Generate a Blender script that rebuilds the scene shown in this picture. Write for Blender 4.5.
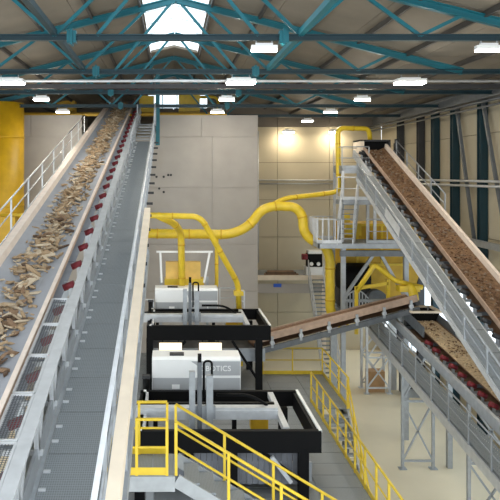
import bpy, bmesh, math, random
from mathutils import Vector, Matrix
random.seed(7)
for o in list(bpy.data.objects): bpy.data.objects.remove(o)
S = bpy.context.scene
COL = S.collection
H = 12.0            # height of the viewing gallery eye point above the hall floor; z below is relative to it

# ------------------------------------------------------------------ camera, sky, exposure
F = 700.0
cd = bpy.data.cameras.new('camera'); cam = bpy.data.objects.new('camera', cd); COL.objects.link(cam)
cd.sensor_width = 36; cd.lens = 36 * F / 500
cd.shift_x = (250 - 170) / 500.0; cd.shift_y = -75 / 500.0
cam.location = (0, 0, H); cam.rotation_euler = (math.pi / 2, 0, 0)
cd.clip_end = 300
S.camera = cam

wld = bpy.data.worlds.new('sky'); S.world = wld; wld.use_nodes = True
bg = wld.node_tree.nodes['Background']; bg.inputs[0].default_value = (0.86, 0.94, 1.0, 1); bg.inputs[1].default_value = 2.0
S.view_settings.view_transform = 'Standard'; S.view_settings.look = 'None'
S.view_settings.gamma = 1.0; S.view_settings.exposure = 0.45
S.view_settings.use_curve_mapping = False

# ------------------------------------------------------------------ materials
def hexs(r, g, b):
    f = lambda c: (c / 255 / 12.92) if c / 255 <= .04045 else ((c / 255 + .055) / 1.055) ** 2.4
    return (f(r), f(g), f(b))
MATS = {}
def mat(name, rgb, rough=.55, metal=0, var=.12, scale=2.0, bump=0, bscale=20, detail=4, spec=None):
    m = bpy.data.materials.new(name); m.use_nodes = True
    nt = m.node_tree; b = nt.nodes['Principled BSDF']
    b.inputs['Roughness'].default_value = rough; b.inputs['Metallic'].default_value = metal
    c = hexs(*rgb)
    tc = nt.nodes.new('ShaderNodeTexCoord')
    if var:
        n = nt.nodes.new('ShaderNodeTexNoise'); n.inputs['Scale'].default_value = scale; n.inputs['Detail'].default_value = detail
        nt.links.new(tc.outputs['Object'], n.inputs['Vector'])
        r = nt.nodes.new('ShaderNodeValToRGB')
        r.color_ramp.elements[0].position = .3; r.color_ramp.elements[1].position = .7
        r.color_ramp.elements[0].color = tuple(x * (1 - var) for x in c) + (1,)
        r.color_ramp.elements[1].color = tuple(min(1, x * (1 + var)) for x in c) + (1,)
        nt.links.new(n.outputs['Fac'], r.inputs['Fac']); nt.links.new(r.outputs['Color'], b.inputs['Base Color'])
    else:
        b.inputs['Base Color'].default_value = c + (1,)
    if bump:
        n2 = nt.nodes.new('ShaderNodeTexNoise'); n2.inputs['Scale'].default_value = bscale
        nt.links.new(tc.outputs['Object'], n2.inputs['Vector'])
        bp = nt.nodes.new('ShaderNodeBump'); bp.inputs['Strength'].default_value = bump; bp.inputs['Distance'].default_value = .03
        nt.links.new(n2.outputs['Fac'], bp.inputs['Height']); nt.links.new(bp.outputs['Normal'], b.inputs['Normal'])
    if spec is not None: b.inputs['Specular IOR Level'].default_value = spec
    MATS[name] = m
    return m
def emit(name, rgb, strength):
    m = bpy.data.materials.new(name); m.use_nodes = True; nt = m.node_tree
    nt.nodes.remove(nt.nodes['Principled BSDF'])
    e = nt.nodes.new('ShaderNodeEmission'); e.inputs[0].default_value = tuple(rgb) + (1,); e.inputs[1].default_value = strength
    nt.links.new(e.outputs[0], nt.nodes['Material Output'].inputs[0]); MATS[name] = m; return m
def grille(name, rgb, sx, sy, open_frac, axes='XY', rough=.5, metal=.3):
    """bars with real holes: transparent between the bars of a grid"""
    m = bpy.data.materials.new(name); m.use_nodes = True; nt = m.node_tree
    b = nt.nodes['Principled BSDF']; b.inputs['Base Color'].default_value = hexs(*rgb) + (1,)
    b.inputs['Roughness'].default_value = rough; b.inputs['Metallic'].default_value = metal
    tc = nt.nodes.new('ShaderNodeTexCoord'); sp = nt.nodes.new('ShaderNodeSeparateXYZ'); nt.links.new(tc.outputs['Object'], sp.inputs[0])
    outs = []
    for ax, s in zip(axes, (sx, sy)):
        mu = nt.nodes.new('ShaderNodeMath'); mu.operation = 'MULTIPLY'; mu.inputs[1].default_value = s
        nt.links.new(sp.outputs[ax], mu.inputs[0])
        fr = nt.nodes.new('ShaderNodeMath'); fr.operation = 'FRACT'; nt.links.new(mu.outputs[0], fr.inputs[0])
        lt = nt.nodes.new('ShaderNodeMath'); lt.operation = 'LESS_THAN'; lt.inputs[1].default_value = math.sqrt(open_frac)
        nt.links.new(fr.outputs[0], lt.inputs[0]); outs.append(lt.outputs[0])
    mm = nt.nodes.new('ShaderNodeMath'); mm.operation = 'MULTIPLY'
    nt.links.new(outs[0], mm.inputs[0]); nt.links.new(outs[1], mm.inputs[1])
    tr = nt.nodes.new('ShaderNodeBsdfTransparent'); mx = nt.nodes.new('ShaderNodeMixShader')
    nt.links.new(mm.outputs[0], mx.inputs[0]); nt.links.new(b.outputs[0], mx.inputs[1]); nt.links.new(tr.outputs[0], mx.inputs[2])
    nt.links.new(mx.outputs[0], nt.nodes['Material Output'].inputs[0]); MATS[name] = m; return m

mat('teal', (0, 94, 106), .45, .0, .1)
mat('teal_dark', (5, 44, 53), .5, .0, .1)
mat('roof', (120, 111, 98), .8, 0, .12, .7)
mat('purlin', (66, 62, 58), .7)
mat('concrete', (166, 160, 153), .85, 0, .07, .8, .1, 6, 8)
mat('backwall', (190, 178, 152), .8, 0, .06, .5)
mat('cladding_shaded', (112, 104, 94), .8, 0, .08, .5)  # shade above the wall lamps put into the colour; also used for wall cores
mat('floor', (222, 209, 180), .6, 0, .1, .25, 0, 6, 8)
mat('yellow', (216, 184, 44), .42, 0, .1, 3)
mat('yellow_deep', (198, 156, 20), .5, 0, .12, 2)
mat('galv', (158, 162, 166), .42, .35, .1, 5)
mat('galv_light', (196, 198, 200), .42, .25, .08, 5)
mat('galv_dark', (104, 108, 112), .5, .3, .12, 5)
mat('deck', (132, 138, 142), .6, .2, .1, 3)
mat('black', (8, 8, 9), .6, 0, .15, 4, spec=.15)
mat('charcoal', (48, 48, 50), .6, 0, .15, 4)
mat('cream', (226, 210, 188), .6, 0, .06, 3)
mat('skirt', (222, 206, 192), .65, 0, .08, 4)
mat('brown_edge', (172, 146, 126), .7, 0, .15, 5)
mat('belt', (158, 160, 166), .75, 0, .1, 1.5)
mat('belt_brown', (112, 84, 62), .85, 0, .2, 6)
mat('red', (116, 26, 36), .5, 0, .15, 6)
mat('white', (236, 236, 234), .35, 0, .02, 2)
mat('panel_grey', (168, 170, 172), .4, 0, .03, 2)
mat('amber', (226, 186, 96), .5, 0, .08, 3)
mat('debris', (112, 84, 58), .95, 0, .4, 9, .8, 30, 6)
mat('debris_dark', (94, 66, 46), .95, 0, .4, 6)
mat('debris_grey', (136, 120, 104), .95, 0, .3, 6)
mat('chips', (196, 172, 138), .95, 0, .3, 12, .8, 30, 6)
mat('wood_a', (172, 146, 114), .85, 0, .2, 8)
mat('wood_b', (128, 102, 78), .85, 0, .25, 8)
mat('wood_c', (200, 182, 156), .85, 0, .15, 8)
mat('wood_e', (166, 146, 120), .85, 0, .2, 8)
mat('wood_d', (92, 72, 56), .85, 0, .25, 8)
mat('strip', (112, 114, 120), .3, 0, .1, 4)
mat('blue_sign', (30, 84, 190), .5, 0, 0)
mat('text', (120, 124, 128), .5, 0, 0)
mat('cardboard', (176, 138, 96), .85, 0, .1, 4)
emit('lamp_big', (1.0, .94, .82), 110)
emit('lamp_small', (1.0, .93, .8), 190)
emit('lamp_wall', (1.0, .88, .66), 110)
emit('work_light', (1.0, .80, .52), 1.9)
grille('mesh_guard', (96, 100, 104), 26, 26, .5, 'XY')
grille('side_mesh', (138, 144, 149), 9, 9, .07, 'YZ')
# walkway grating: dark slots between bearing bars
def grating(name, rgb, sx, sy):
    m = bpy.data.materials.new(name); m.use_nodes = True; nt = m.node_tree
    b = nt.nodes['Principled BSDF']; b.inputs['Roughness'].default_value = .55; b.inputs['Metallic'].default_value = .25
    tc = nt.nodes.new('ShaderNodeTexCoord'); mp = nt.nodes.new('ShaderNodeMapping'); mp.inputs['Scale'].default_value = (sx, sy, 0)
    br = nt.nodes.new('ShaderNodeTexBrick'); c = hexs(*rgb); br.offset = 0
    br.inputs['Color1'].default_value = tuple(x * .72 for x in c) + (1,); br.inputs['Color2'].default_value = tuple(x * .78 for x in c) + (1,)
    br.inputs['Mortar'].default_value = tuple(min(1, x * 1.12) for x in c) + (1,)
    br.inputs['Scale'].default_value = 1; br.inputs['Mortar Size'].default_value = .12; br.inputs['Brick Width'].default_value = 1; br.inputs['Row Height'].default_value = 1
    nt.links.new(tc.outputs['Object'], mp.inputs[0]); nt.links.new(mp.outputs[0], br.inputs['Vector']); nt.links.new(br.outputs['Color'], b.inputs['Base Color'])
    MATS[name] = m
grating('grating', (138, 143, 146), 34, 22)
m = bpy.data.materials.new('skylight'); m.use_nodes = True; nt = m.node_tree; MATS['skylight'] = m
nt.nodes.remove(nt.nodes['Principled BSDF'])
tr = nt.nodes.new('ShaderNodeBsdfTransparent'); tr.inputs[0].default_value = (.93, .98, 1, 1)
tl = nt.nodes.new('ShaderNodeBsdfTranslucent'); tl.inputs[0].default_value = (.9, .96, 1, 1)
mx = nt.nodes.new('ShaderNodeMixShader'); mx.inputs[0].default_value = .35
nt.links.new(tr.outputs[0], mx.inputs[1]); nt.links.new(tl.outputs[0], mx.inputs[2]); nt.links.new(mx.outputs[0], nt.nodes['Material Output'].inputs[0])
m = bpy.data.materials.new('gable_glass'); m.use_nodes = True; nt = m.node_tree; MATS['gable_glass'] = m
nt.nodes.remove(nt.nodes['Principled BSDF'])
tr = nt.nodes.new('ShaderNodeBsdfTransparent'); tr.inputs[0].default_value = (.62, .80, .84, 1)
nt.links.new(tr.outputs[0], nt.nodes['Material Output'].inputs[0])

# ------------------------------------------------------------------ builders
V = Vector
LOC = {}
class MB:
    """collects shapes (z relative to the eye) and links them as ONE mesh object"""
    def __init__(s): s.v = []; s.f = []; s.smooth = []
    def add(s, vs, fs, sm=False):
        n = len(s.v); s.v += [tuple(p) for p in vs]; s.f += [tuple(i + n for i in f) for f in fs]; s.smooth += [sm] * len(fs); return s
    def box(s, x0, x1, y0, y1, z0, z1):
        vs = [(x, y, z) for z in (z0, z1) for y in (y0, y1) for x in (x0, x1)]
        return s.add(vs, [(0, 2, 3, 1), (4, 5, 7, 6), (0, 1, 5, 4), (2, 6, 7, 3), (0, 4, 6, 2), (1, 3, 7, 5)])
    def bar(s, a, b, w=.06, h=.06, up=(0, 0, 1), off=0):
        """rectangular bar from a to b; w sideways, h along up"""
        a, b = V(a), V(b); d = (b - a).normalized(); up = V(up)
        if abs(d.dot(up)) > .98: up = V((0, 1, 0))
        sd = d.cross(up).normalized(); u = sd.cross(d).normalized()
        vs = []
        for p in (a, b):
            for i, j in ((-1, -1), (1, -1), (1, 1), (-1, 1)): vs.append(p + sd * (i * w / 2) + u * (j * h / 2 + off))
        return s.add(vs, [(3, 2, 1, 0), (4, 5, 6, 7), (0, 1, 5, 4), (1, 2, 6, 5), (2, 3, 7, 6), (3, 0, 4, 7)])
    def ibeam(s, a, b, w=.16, h=.2, t=.03):
        a, b = V(a), V(b); d = (b - a).normalized(); up = V((0, 0, 1)) if abs(d.z) < .98 else V((0, 1, 0))
        sd = d.cross(up).normalized(); u = sd.cross(d).normalized()
        for o in (-1, 1):
            k = u * (o * (h / 2 - t / 2)); s.bar(a + k, b + k, w, t, u)
        return s.bar(a, b, t, h - 2 * t, u)
    def tube(s, pts, r, n=8, caps=True):
        pts = [V(p) for p in pts]; vs = []; fs = []; m_ = len(pts)
        rr = r if isinstance(r, (list, tuple)) else [r] * m_
        prev = None
        for i, p in enumerate(pts):
            if i == 0: t = pts[1] - p
            elif i == m_ - 1: t = p - pts[i - 1]
            else: t = (pts[i + 1] - p).normalized() + (p - pts[i - 1]).normalized()
            t.normalize()
            if prev is None:
                ref = V((0, 0, 1)) if abs(t.z) < .9 else V((1, 0, 0)); e = t.cross(ref).normalized()
            else:
                e = (prev - t * prev.dot(t)).normalized()
            prev = e; f = t.cross(e)
            for k in range(n):
                a = 2 * math.pi * k / n; vs.append(p + (e * math.cos(a) + f * math.sin(a)) * rr[i])
        for i in range(m_ - 1):
            for k in range(n):
                k2 = (k + 1) % n; fs.append((i * n + k, i * n + k2, (i + 1) * n + k2, (i + 1) * n + k))
        s.add(vs, fs, True)
        if caps:
            b0 = len(s.v) - len(vs)
            s.f += [tuple(b0 + k for k in reversed(range(n))), tuple(b0 + (m_ - 1) * n + k for k in range(n))]; s.smooth += [False, False]
        return s
    def prism(s, prof, a, b, sd, up):
        """extrude closed profile [(s,u)] from a to b"""
        a, b, sd, up = V(a), V(b), V(sd), V(up); n = len(prof)
        vs = [a + sd * p[0] + up * p[1] for p in prof] + [b + sd * p[0] + up * p[1] for p in prof]
        fs = [tuple(range(n)), tuple(reversed(range(n, 2 * n)))] + [(i, n + i, n + (i + 1) % n, (i + 1) % n) for i in range(n)]
        return s.add(vs, fs)
    def build(s, name, material, parent=None, label=None):
        me = bpy.data.meshes.new(name)
        o = bpy.data.objects.new(name, me); COL.objects.link(o)
        pl = LOC.get(parent.name, V((0, 0, 0))) if parent else V((0, 0, 0))
        if parent:
            base = pl; o.parent = parent; LOC[o.name] = pl
            loc = V((0, 0, 0))
        else:
            xs = [p[0] for p in s.v]; ys = [p[1] for p in s.v]; zs = [p[2] for p in s.v]
            base = V(((min(xs) + max(xs)) / 2, (min(ys) + max(ys)) / 2, min(zs))); o.location = (base.x, base.y, base.z + H); LOC[o.name] = base
        me.from_pydata([(p[0] - base.x, p[1] - base.y, p[2] - base.z) for p in s.v], [], s.f)
        me.polygons.foreach_set('use_smooth', s.smooth); me.materials.append(MATS[material])
        bm = bmesh.new(); bm.from_mesh(me); bmesh.ops.recalc_face_normals(bm, faces=bm.faces); bm.to_mesh(me); bm.free()
        if label: o['label'] = label
        return o
def thing(name, label, cat, loc, group=None):
    o = bpy.data.objects.new(name, None); COL.objects.link(o); o.empty_display_size = .2
    o.location = (loc[0], loc[1], loc[2] + H); LOC[o.name] = V(loc)
    o['label'] = label; o['category'] = cat
    if group: o['group'] = group
    return o
def tag(o, label, cat, group=None, kind=None):
    o['label'] = label; o['category'] = cat
    if group: o['group'] = group
    if kind: o['kind'] = kind
    return o
def struct(o, label=None):
    o['kind'] = 'structure'
    if label: o['label'] = label
    return o
def sempty(name, loc, label=None):
    o = bpy.data.objects.new(name, None); COL.objects.link(o); o.location = (loc[0], loc[1], loc[2] + H); LOC[o.name] = V(loc)
    o['kind'] = 'structure'
    if label: o['label'] = label
    return o
def inst(src, name, parent, p):
    """another part that shares src's mesh, whose mesh is centred on its own origin"""
    o = src.copy(); o.name = name; COL.objects.link(o); pl = LOC[parent.name]
    o.parent = parent; o.location = V(p) - pl; LOC[o.name] = V(p); return o
def proto(name, mb, material):
    me = bpy.data.meshes.new(name); me.from_pydata(mb.v, [], mb.f); me.polygons.foreach_set('use_smooth', mb.smooth); me.materials.append(MATS[material])
    bm = bmesh.new(); bm.from_mesh(me); bmesh.ops.recalc_face_normals(bm, faces=bm.faces); bm.to_mesh(me); bm.free()
    return me
def place(me, name, parent, p, rot=None):
    o = bpy.data.objects.new(name, me); COL.objects.link(o); o.parent = parent
    o.location = V(p) - LOC[parent.name]; LOC[o.name] = V(p)
    if rot: o.rotation_euler = rot
    return o
def smooth_path(pts, r=.5, n=5):
    """round the corners of a polyline"""
    pts = [V(p) for p in pts]; out = [pts[0]]
    for i in range(1, len(pts) - 1):
        a, b, c = pts[i - 1], pts[i], pts[i + 1]
        k = min(r, (a - b).length * .48, (c - b).length * .48)
        p, q = b + (a - b).normalized() * k, b + (c - b).normalized() * k
        for j in range(n + 1):
            t = j / n; out.append(p * (1 - t) ** 2 + b * 2 * t * (1 - t) + q * t * t)
    out.append(pts[-1]); return out

ZF = -H
RX = .2            # ridge
APEX = 6.15; SL = .25; CH = 3.57
DT = [18.2 + 6 * i for i in range(5)]
XR, XL, DB = 14.5, -14.0, 48.0
def roof_z(x):
    return max(APEX + .12 - SL * abs(x - RX), 4.12 - .03 * (abs(x - RX) - 8.5))

# ------------------------------------------------------------------ the setting
fl = struct(MB().box(XL - .3, XR + .3, -2, DB + .3, ZF - .3, ZF).build('floor', 'floor'), 'pale beige concrete hall floor')
# back wall of large panels
wb = sempty('wall_back', (0, DB, ZF), 'beige panelled end wall of the hall')
MB().box(XL, XR, DB + .12, DB + .3, ZF, 4.5).build('wall_core', 'cladding_shaded', wb)
MB().box(XL, -1.55, DB + .12, DB + .3, 4.5, 6.4).build('wall_core', 'cladding_shaded', wb)
MB().box(2.55, XR, DB + .12, DB + .3, 4.5, 6.4).build('wall_core', 'cladding_shaded', wb)
MB().box(-1.55, 2.55, DB + .12, DB + .3, 5.5, 6.4).build('wall_core', 'cladding_shaded', wb)
xs = [XL + i * (XR - XL) / 8 for i in range(9)]; zs = [ZF, -9.4, -6.8, -4.25, -1.7, .85, 3.3]
for i in range(8):
    for j in range(6):
        MB().box(xs[i] + .015, xs[i + 1] - .015, DB, DB + .12, zs[j] + .015, zs[j + 1] - .015).build('wall_panel', 'backwall', wb)
for i in range(8):  # upper gable band, coloured darker to stand for unlit wall
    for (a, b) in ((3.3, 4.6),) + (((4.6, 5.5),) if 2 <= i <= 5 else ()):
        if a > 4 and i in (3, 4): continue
        MB().box(xs[i] + .015, xs[i + 1] - .015, DB + .02, DB + .12, a + .02, min(b, roof_z(0))).build('shaded_panel', 'cladding_shaded', wb)
# right wall with panels
wr = sempty('wall_right', (XR, 30, ZF), 'pale panelled side wall behind steel columns')
MB().box(XR + .1, XR + .3, 10, DB + .3, ZF, -10.6).build('wall_core', 'cladding_shaded', wr)
MB().box(XR + .1, XR + .3, 10, DB + .3, -5.6, 4.2).build('wall_core', 'cladding_shaded', wr)
ys = [10 + i * 3.8 for i in range(11)]
zr = [ZF, -10.6, -5.6, -2.9, -.3, 1.9, 3.9]
for i in range(10):
    for j in range(6):
        if j == 1: continue
        MB().box(XR, XR + .1, ys[i] + .015, ys[i + 1] - .015, zr[j] + .015, zr[j + 1] - .015).build('wall_panel', 'backwall', wr)
wn = sempty('window_3', (XR + .1, 30, -10.6), 'low band of bright windows in the right wall behind the conveyors')
for i in range(20):
    a = 10 + i * 1.9
    for z0, z1 in ((-10.6, -8.1), (-8.1, -5.6)):
        MB().add([(XR + .12, a + .04, z0 + .04), (XR + .12, a + 1.86, z0 + .04), (XR + .12, a + 1.86, z1 - .04), (XR + .12, a + .04, z1 - .04)], [(0, 1, 2, 3)]).build('pane', 'skylight', wn)
    MB().box(XR + .06, XR + .16, a - .04, a + .04, -10.6, -5.6).build('mullion', 'galv_light', wn)
MB().box(XR + .06, XR + .16, 10, DB, -8.14, -8.06).build('transom', 'galv_light', wn)
struct(MB().box(XL - .3, XL, 27, DB + .3, ZF, 4.2).build('wall_left', 'backwall'), 'plain panel wall on the left side')
# roof
ce = sempty('ceiling', (0, 30, 3.6), 'tan panelled pitched roof on both sides of a ridge skylight')
dl = [4.2] + [6.2 + 6 * i for i in range(8)]
dl[-1] = DB + .3
SKW = 1.15; SK0, SK1 = 4.2, 34.3
for i in range(len(dl) - 1):
    for sgn in (-1, 1):
        cuts = [0, SKW, 3.4, 6.0, 8.6, 11.6, 14.9]
        for j in range(6):
            y0, y1 = dl[i] + .02, dl[i + 1] - .02
            if j == 0:
                if y1 <= SK1 + .3: continue
                y0 = max(y0, SK1)
            xa, xb = RX + sgn * (cuts[j] + (.01 if j else 0)), RX + sgn * (cuts[j + 1] - .01)
            za, zb = roof_z(xa), roof_z(xb)
            vs = [(xa, y0, za), (xb, y0, zb), (xb, y1, zb), (xa, y1, za)]
            vs += [(x, y, z + .12) for x, y, z in vs]
            MB().add(vs, [(0, 1, 2, 3), (7, 6, 5, 4), (0, 4, 5, 1), (1, 5, 6, 2), (2, 6, 7, 3), (3, 7, 4, 0)]).build('roof_panel', 'roof', ce)
for sgn in (-1, 1):
    for off in (1.25, 2.9, 4.6, 6.3, 8.0, 10.2, 12.4):
        x = RX + sgn * off
        MB().bar((x, 4.2, roof_z(x) - .09), (x, DB, roof_z(x) - .09), .08, .16).build('purlin', 'purlin', ce)
sk = sempty('window_1', (RX, 20, APEX), 'bright glazed skylight strip along the roof ridge')
y = SK0
while y < SK1 - .1:
    y1 = min(y + 2.0, SK1)
    for sgn in (-1, 1):
        xa, xb = RX, RX + sgn * SKW
        MB().add([(xa, y + .03, APEX + .2), (xb, y + .03, roof_z(xb) + .1), (xb, y1 - .03, roof_z(xb) + .1), (xa, y1 - .03, APEX + .2)], [(0, 1, 2, 3)]).build('pane', 'skylight', sk)
        MB().bar((xa, y, APEX + .2), (xb, y, roof_z(xb) + .1), .05, .06).build('glazing_bar', 'galv_light', sk)
    y = y1
gw = sempty('window_2', (0, DB, 4.6), 'pale gable window behind the conveyor head')
for k in range(4):
    MB().box(-1.5 + k * 1.0, -.55 + k * 1.0, DB - .03, DB - .01, 4.55, 5.45).build('pane', 'skylight', gw)
    MB().bar((-1.52 + k, DB - .03, 4.5), (-1.52 + k, DB - .03, 5.5), .06, .06).build('window_frame', 'teal', gw)

# ------------------------------------------------------------------ concrete bunker wall of big cast panels
BF, BT = 39.0, 3.34
cw = sempty('wall_concrete', (-4, BF, ZF), 'tall grey cast concrete bunker wall below the roof trusses')
MB().box(-13.4, 4.85, BF + .1, BF + 2.6, ZF, 2.1).box(-.78, 4.85, BF + .1, BF + 2.6, 2.1, BT - .02).box(-13.4, -4.9, BF + .1, BF + 2.6, 2.1, BT - .02).build('wall_core', 'concrete', cw)
rows = [ZF, -9.2, -6.5, -3.85, -1.2 + .5, 2.12, BT]
for j in range(6):
    n0 = -13.4
    cols = [-13.4, -10.6, -7.75, -4.9, -2.9, -.78, 1.75, 4.9] if j == 5 else [-13.4, -9.6, -5.8, -1.9, 2.35, 4.9]
    for a, b in zip(cols[:-1], cols[1:]):
        if j == 5 and a > -5 and b < -.7: continue
        MB().box(a + .008, b - .008, BF + random.uniform(-.006, .006), BF + .12, rows[j] + .008, rows[j + 1] - .008).build('concrete_panel', 'concrete', cw)
for k, (x, z) in enumerate([(-.75, -.1), (-.35, -.1), (-.1, -.0), (-.35, -.95), (-.6, -.75), (.05, .0)]):
    MB().tube([(x, BF - .04, z), (x, BF + .02, z)], .07, 6).build('anchor_plug', 'charcoal', cw)

# ------------------------------------------------------------------ trusses
ORD = ['nearest', 'second nearest', 'third', 'fourth', 'farthest']
for i, d in enumerate(DT):
    t = thing('roof_truss', f'{ORD[i]} teal steel roof truss spanning the hall under the roof', 'truss', (RX, d, CH), 'teal roof trusses')
    x0 = -13.8 if i < 4 else -.3
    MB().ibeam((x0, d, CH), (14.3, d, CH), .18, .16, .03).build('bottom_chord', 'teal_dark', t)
    for sg in (-1, 1):
        xe = RX + sg * 9.9
        if i == 4 and sg < 0: xe = RX - 1.0
        MB().ibeam((RX, d, APEX - .1), (xe, d, APEX - .1 - SL * abs(xe - RX)), .18, .22, .035).build('top_chord', 'teal', t)
        ft = lambda o: (RX + sg * o, d, APEX - .15 - SL * o)
        fb = lambda o: (RX + sg * o, d, CH + .05)
        webs = [(fb(3.2), ft(1.0)), (ft(0.15), fb(2.1)), (fb(3.2), ft(4.6)), (ft(4.6), fb(6.3)), (fb(6.3), ft(7.4))]
        if i == 4: webs = webs[:0] if sg < 0 else webs[:3]
        for a, b in webs:
            MB().bar(a, b, .09, .09, (0, 1, 0)).build('diagonal', 'teal', t)
        xs_ = RX + sg * 2.75
        if i < 4 or sg > 0:
            m_ = MB().box(xs_ - .12, xs_ + .12, d - .13, d + .13, CH - .15, CH + .17)
            m_.box(xs_ - .03, xs_ + .03, d - .17, d + .17, CH - .2, CH + .22).build('splice_plate', 'teal', t)
for sg, nm in ((-1, 'left'), (1, 'right')):
    x = RX + sg * 3.2
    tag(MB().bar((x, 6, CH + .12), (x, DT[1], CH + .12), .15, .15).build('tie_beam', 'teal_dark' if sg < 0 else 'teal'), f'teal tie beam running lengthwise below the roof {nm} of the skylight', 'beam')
for k, (d, z, r, m_, lb) in enumerate([(26.0, 3.49, .05, 'galv_light', 'pale grey conduit pipe spanning the hall behind the second truss'), (27.6, 3.42, .0, 'charcoal', 'dark cable tray spanning the hall under the roof')]):
    mb = MB()
    if r: mb.tube([(-13.8, d, z), (14.3, d, z)], r, 8)
    else:
        mb.box(-13.8, 13.2, d - .2, d + .2, z - .02, z); mb.box(-13.8, 13.2, d - .2, d - .18, z, z + .14); mb.box(-13.8, 13.2, d + .18, d + .2, z, z + .14)
    tag(mb.build('conduit' if r else 'cable_tray', m_), lb, 'conduit' if r else 'cable tray')

# ------------------------------------------------------------------ lamps
def lamp(x, d, z, w, depth, em, label, group, rod=.3):
    t = thing('high_bay_lamp', label, 'lamp', (x, d, z), group)
    MB().box(x - w / 2, x + w / 2, d - depth / 2, d + depth / 2, z + .05, z + .16).box(x - w / 3, x + w / 3, d - depth / 4, d + depth / 4, z + .16, z + .22).build('housing', 'white', t)
    MB().box(x - w / 2 + .02, x + w / 2 - .02, d - depth / 2 + .02, d + depth / 2 - .02, z, z + .05).build('diffuser', em, t)
    if rod: MB().tube([(x - w * .3, d, z + .2), (x - w * .3, d, z + .2 + rod)], .02, 5).tube([(x + w * .3, d, z + .2), (x + w * .3, d, z + .2 + rod)], .02, 5).build('hanger', 'galv', t)
    return t
rown = ['nearest truss', 'second truss', 'third truss', 'fourth truss', 'farthest truss']
coln = {-5.55: 'left', 2.45: 'middle', 8.3: 'right'}
for i, d in enumerate(DT):
    for x in (-5.55, 2.45, 8.3):
        if i == 0 and x < 0: continue
        if i == 4 and x < 5: continue
        big = i == 1
        w = 1.0 if big else .68
        lamp(x, d + .02, CH - .36 - (.06 if big else 0), w, .5 if big else .2, 'lamp_big' if big else 'lamp_small',
             f'{"glaring" if big else "small"} white lamp hung from the {rown[i]}, {coln[x]} of the skylight' if x != 2.45 else f'{"glaring" if big else "small"} white lamp hung from the {rown[i]} just right of the skylight', 'hall lamps', .12)
for x, nm in ((8.0, 'left'), (11.1, 'right')):
    t = lamp(x, DB - .75, 2.86, .75, .3, 'lamp_wall', f'wall lamp washing the beige end wall, {nm} of the two', 'end wall lamps', 0)
    MB().bar((x, DB - .7, 3.0), (x, DB, 3.1), .06, .06).build('wall_bracket', 'galv_dark', t)

# ------------------------------------------------------------------ right-hand wall steelwork
def col_ordinal(k): return ['nearest', 'second', 'third', 'fourth', 'fifth', 'sixth', 'farthest'][k]
for k, d in enumerate((28.9, 32.0, 35.1, 37.7, 39.9, 43.4)):
    t = thing('wall_column', f'{col_ordinal(k)} dark teal steel column along the right wall', 'column', (XR - .25, d, ZF), 'right wall columns')
    MB().ibeam((XR - .22, d, ZF + .03), (XR - .22, d, 4.0), .36, .34, .05).build('shaft', 'teal_dark' if k < 4 else 'charcoal', t)
    MB().box(XR - .45, XR - .01, d - .25, d + .25, ZF, ZF + .03).build('base_plate', 'galv_dark', t)
for k, (d0, d1) in enumerate(((31.8, 28.9), (34.7, 32.2))):
    tag(MB().bar((XR - .3, d1, -4.5), (XR - .3, d0, 3.4), .14, .14).build('wall_brace', 'galv_dark'), f'diagonal brace between right wall columns, {"nearer" if k == 0 else "farther"} of two', 'brace')
t = thing('crane_beam', 'dark grey eaves beam running along the right wall', 'beam', (XR - .6, 30, 3.5))
MB().ibeam((XR - .6, 12, 3.62), (XR - .6, DB - .05, 3.62), .3, .5, .05).build('girder', 'galv_dark', t)
MB().tube([(XR - .85, 12, 3.2), (XR - .85, DB - .05, 3.2)], .07).tube([(XR - .95, 12, 2.95), (XR - .95, DB - .05, 2.95)], .05).build('service_pipe', 'galv_dark', t)
t = thing('wall_pipes', 'pair of pale pipes running along the right wall between columns', 'pipe', (XR - .5, 30, -.5))
for z, r in ((-.28, .06), (-.5, .06)):
    MB().tube([(XR - .5, 14, z), (XR - .5, DB - .06, z)], r).build('pipe', 'galv_light', t)
t = thing('wall_rail', 'grey steel girt crossing the right wall columns at mid height', 'beam', (XR - .5, 30, -3.2))
MB().bar((XR - .5, 14, -3.1), (XR - .5, DB - .06, -3.1), .12, .3).build('girt', 'galv', t)
# pipes on the back wall
t = thing('wall_conduit', 'thin double conduit line across the beige end wall', 'pipe', (8, DB - .05, -.4))
MB().tube([(5.5, DB - .06, -.35), (12.0, DB - .06, -.35)], .045, 6).build('pipe', 'galv_light', t)
MB().tube([(5.5, DB - .06, -.6), (12.0, DB - .06, -.6)], .03, 6).build('pipe', 'galv', t)
MB().tube([(6.05, DB - .06, 3.0), (6.05, DB - .06, -6)], .04, 6).build('drop_pipe', 'galv_light', t)

# ------------------------------------------------------------------ railings and stairs
def railing(name, label, cat, path, hgt=1.1, step=1.25, m_='yellow', mid=(.55,), toe=True, r=.032, group=None, panel=None, parent=None, ends=True):
    """path: polyline of foot points"""
    path = [V(p) for p in path]; up = V((0, 0, 1))
    t = parent or thing(name, label, cat, tuple(path[0]), group)
    MB().tube([p + up * hgt for p in path], r, 7).build('top_rail', m_, t)
    for q in mid: MB().tube([p + up * hgt * q for p in path], r * .75, 6).build('mid_rail', m_, t)
    for a, b in zip(path[:-1], path[1:]):
        if toe: MB().bar(a + up * .08, b + up * .08, .012, .15).build('toe_board', m_, t)
        n = max(1, round((b - a).length / step))
        for k in range(n + 1):
            if k == n and b is not path[-1] and (b - path[-1]).length > .01: continue
            p = a.lerp(b, k / n); MB().bar(p, p + up * (hgt - .02), r * 1.7, r * 1.7).build('post', m_, t)
            if panel and k < n:
                q = a.lerp(b, (k + 1) / n); dd = (q - p).normalized() * .05
                vs = [p + dd + up * .12, q - dd + up * .12, q - dd + up * (hgt - .12), p + dd + up * (hgt - .12)]
                MB().add(vs, [(0, 1, 2, 3)]).build('infill_panel', panel, t)
    return t
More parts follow.
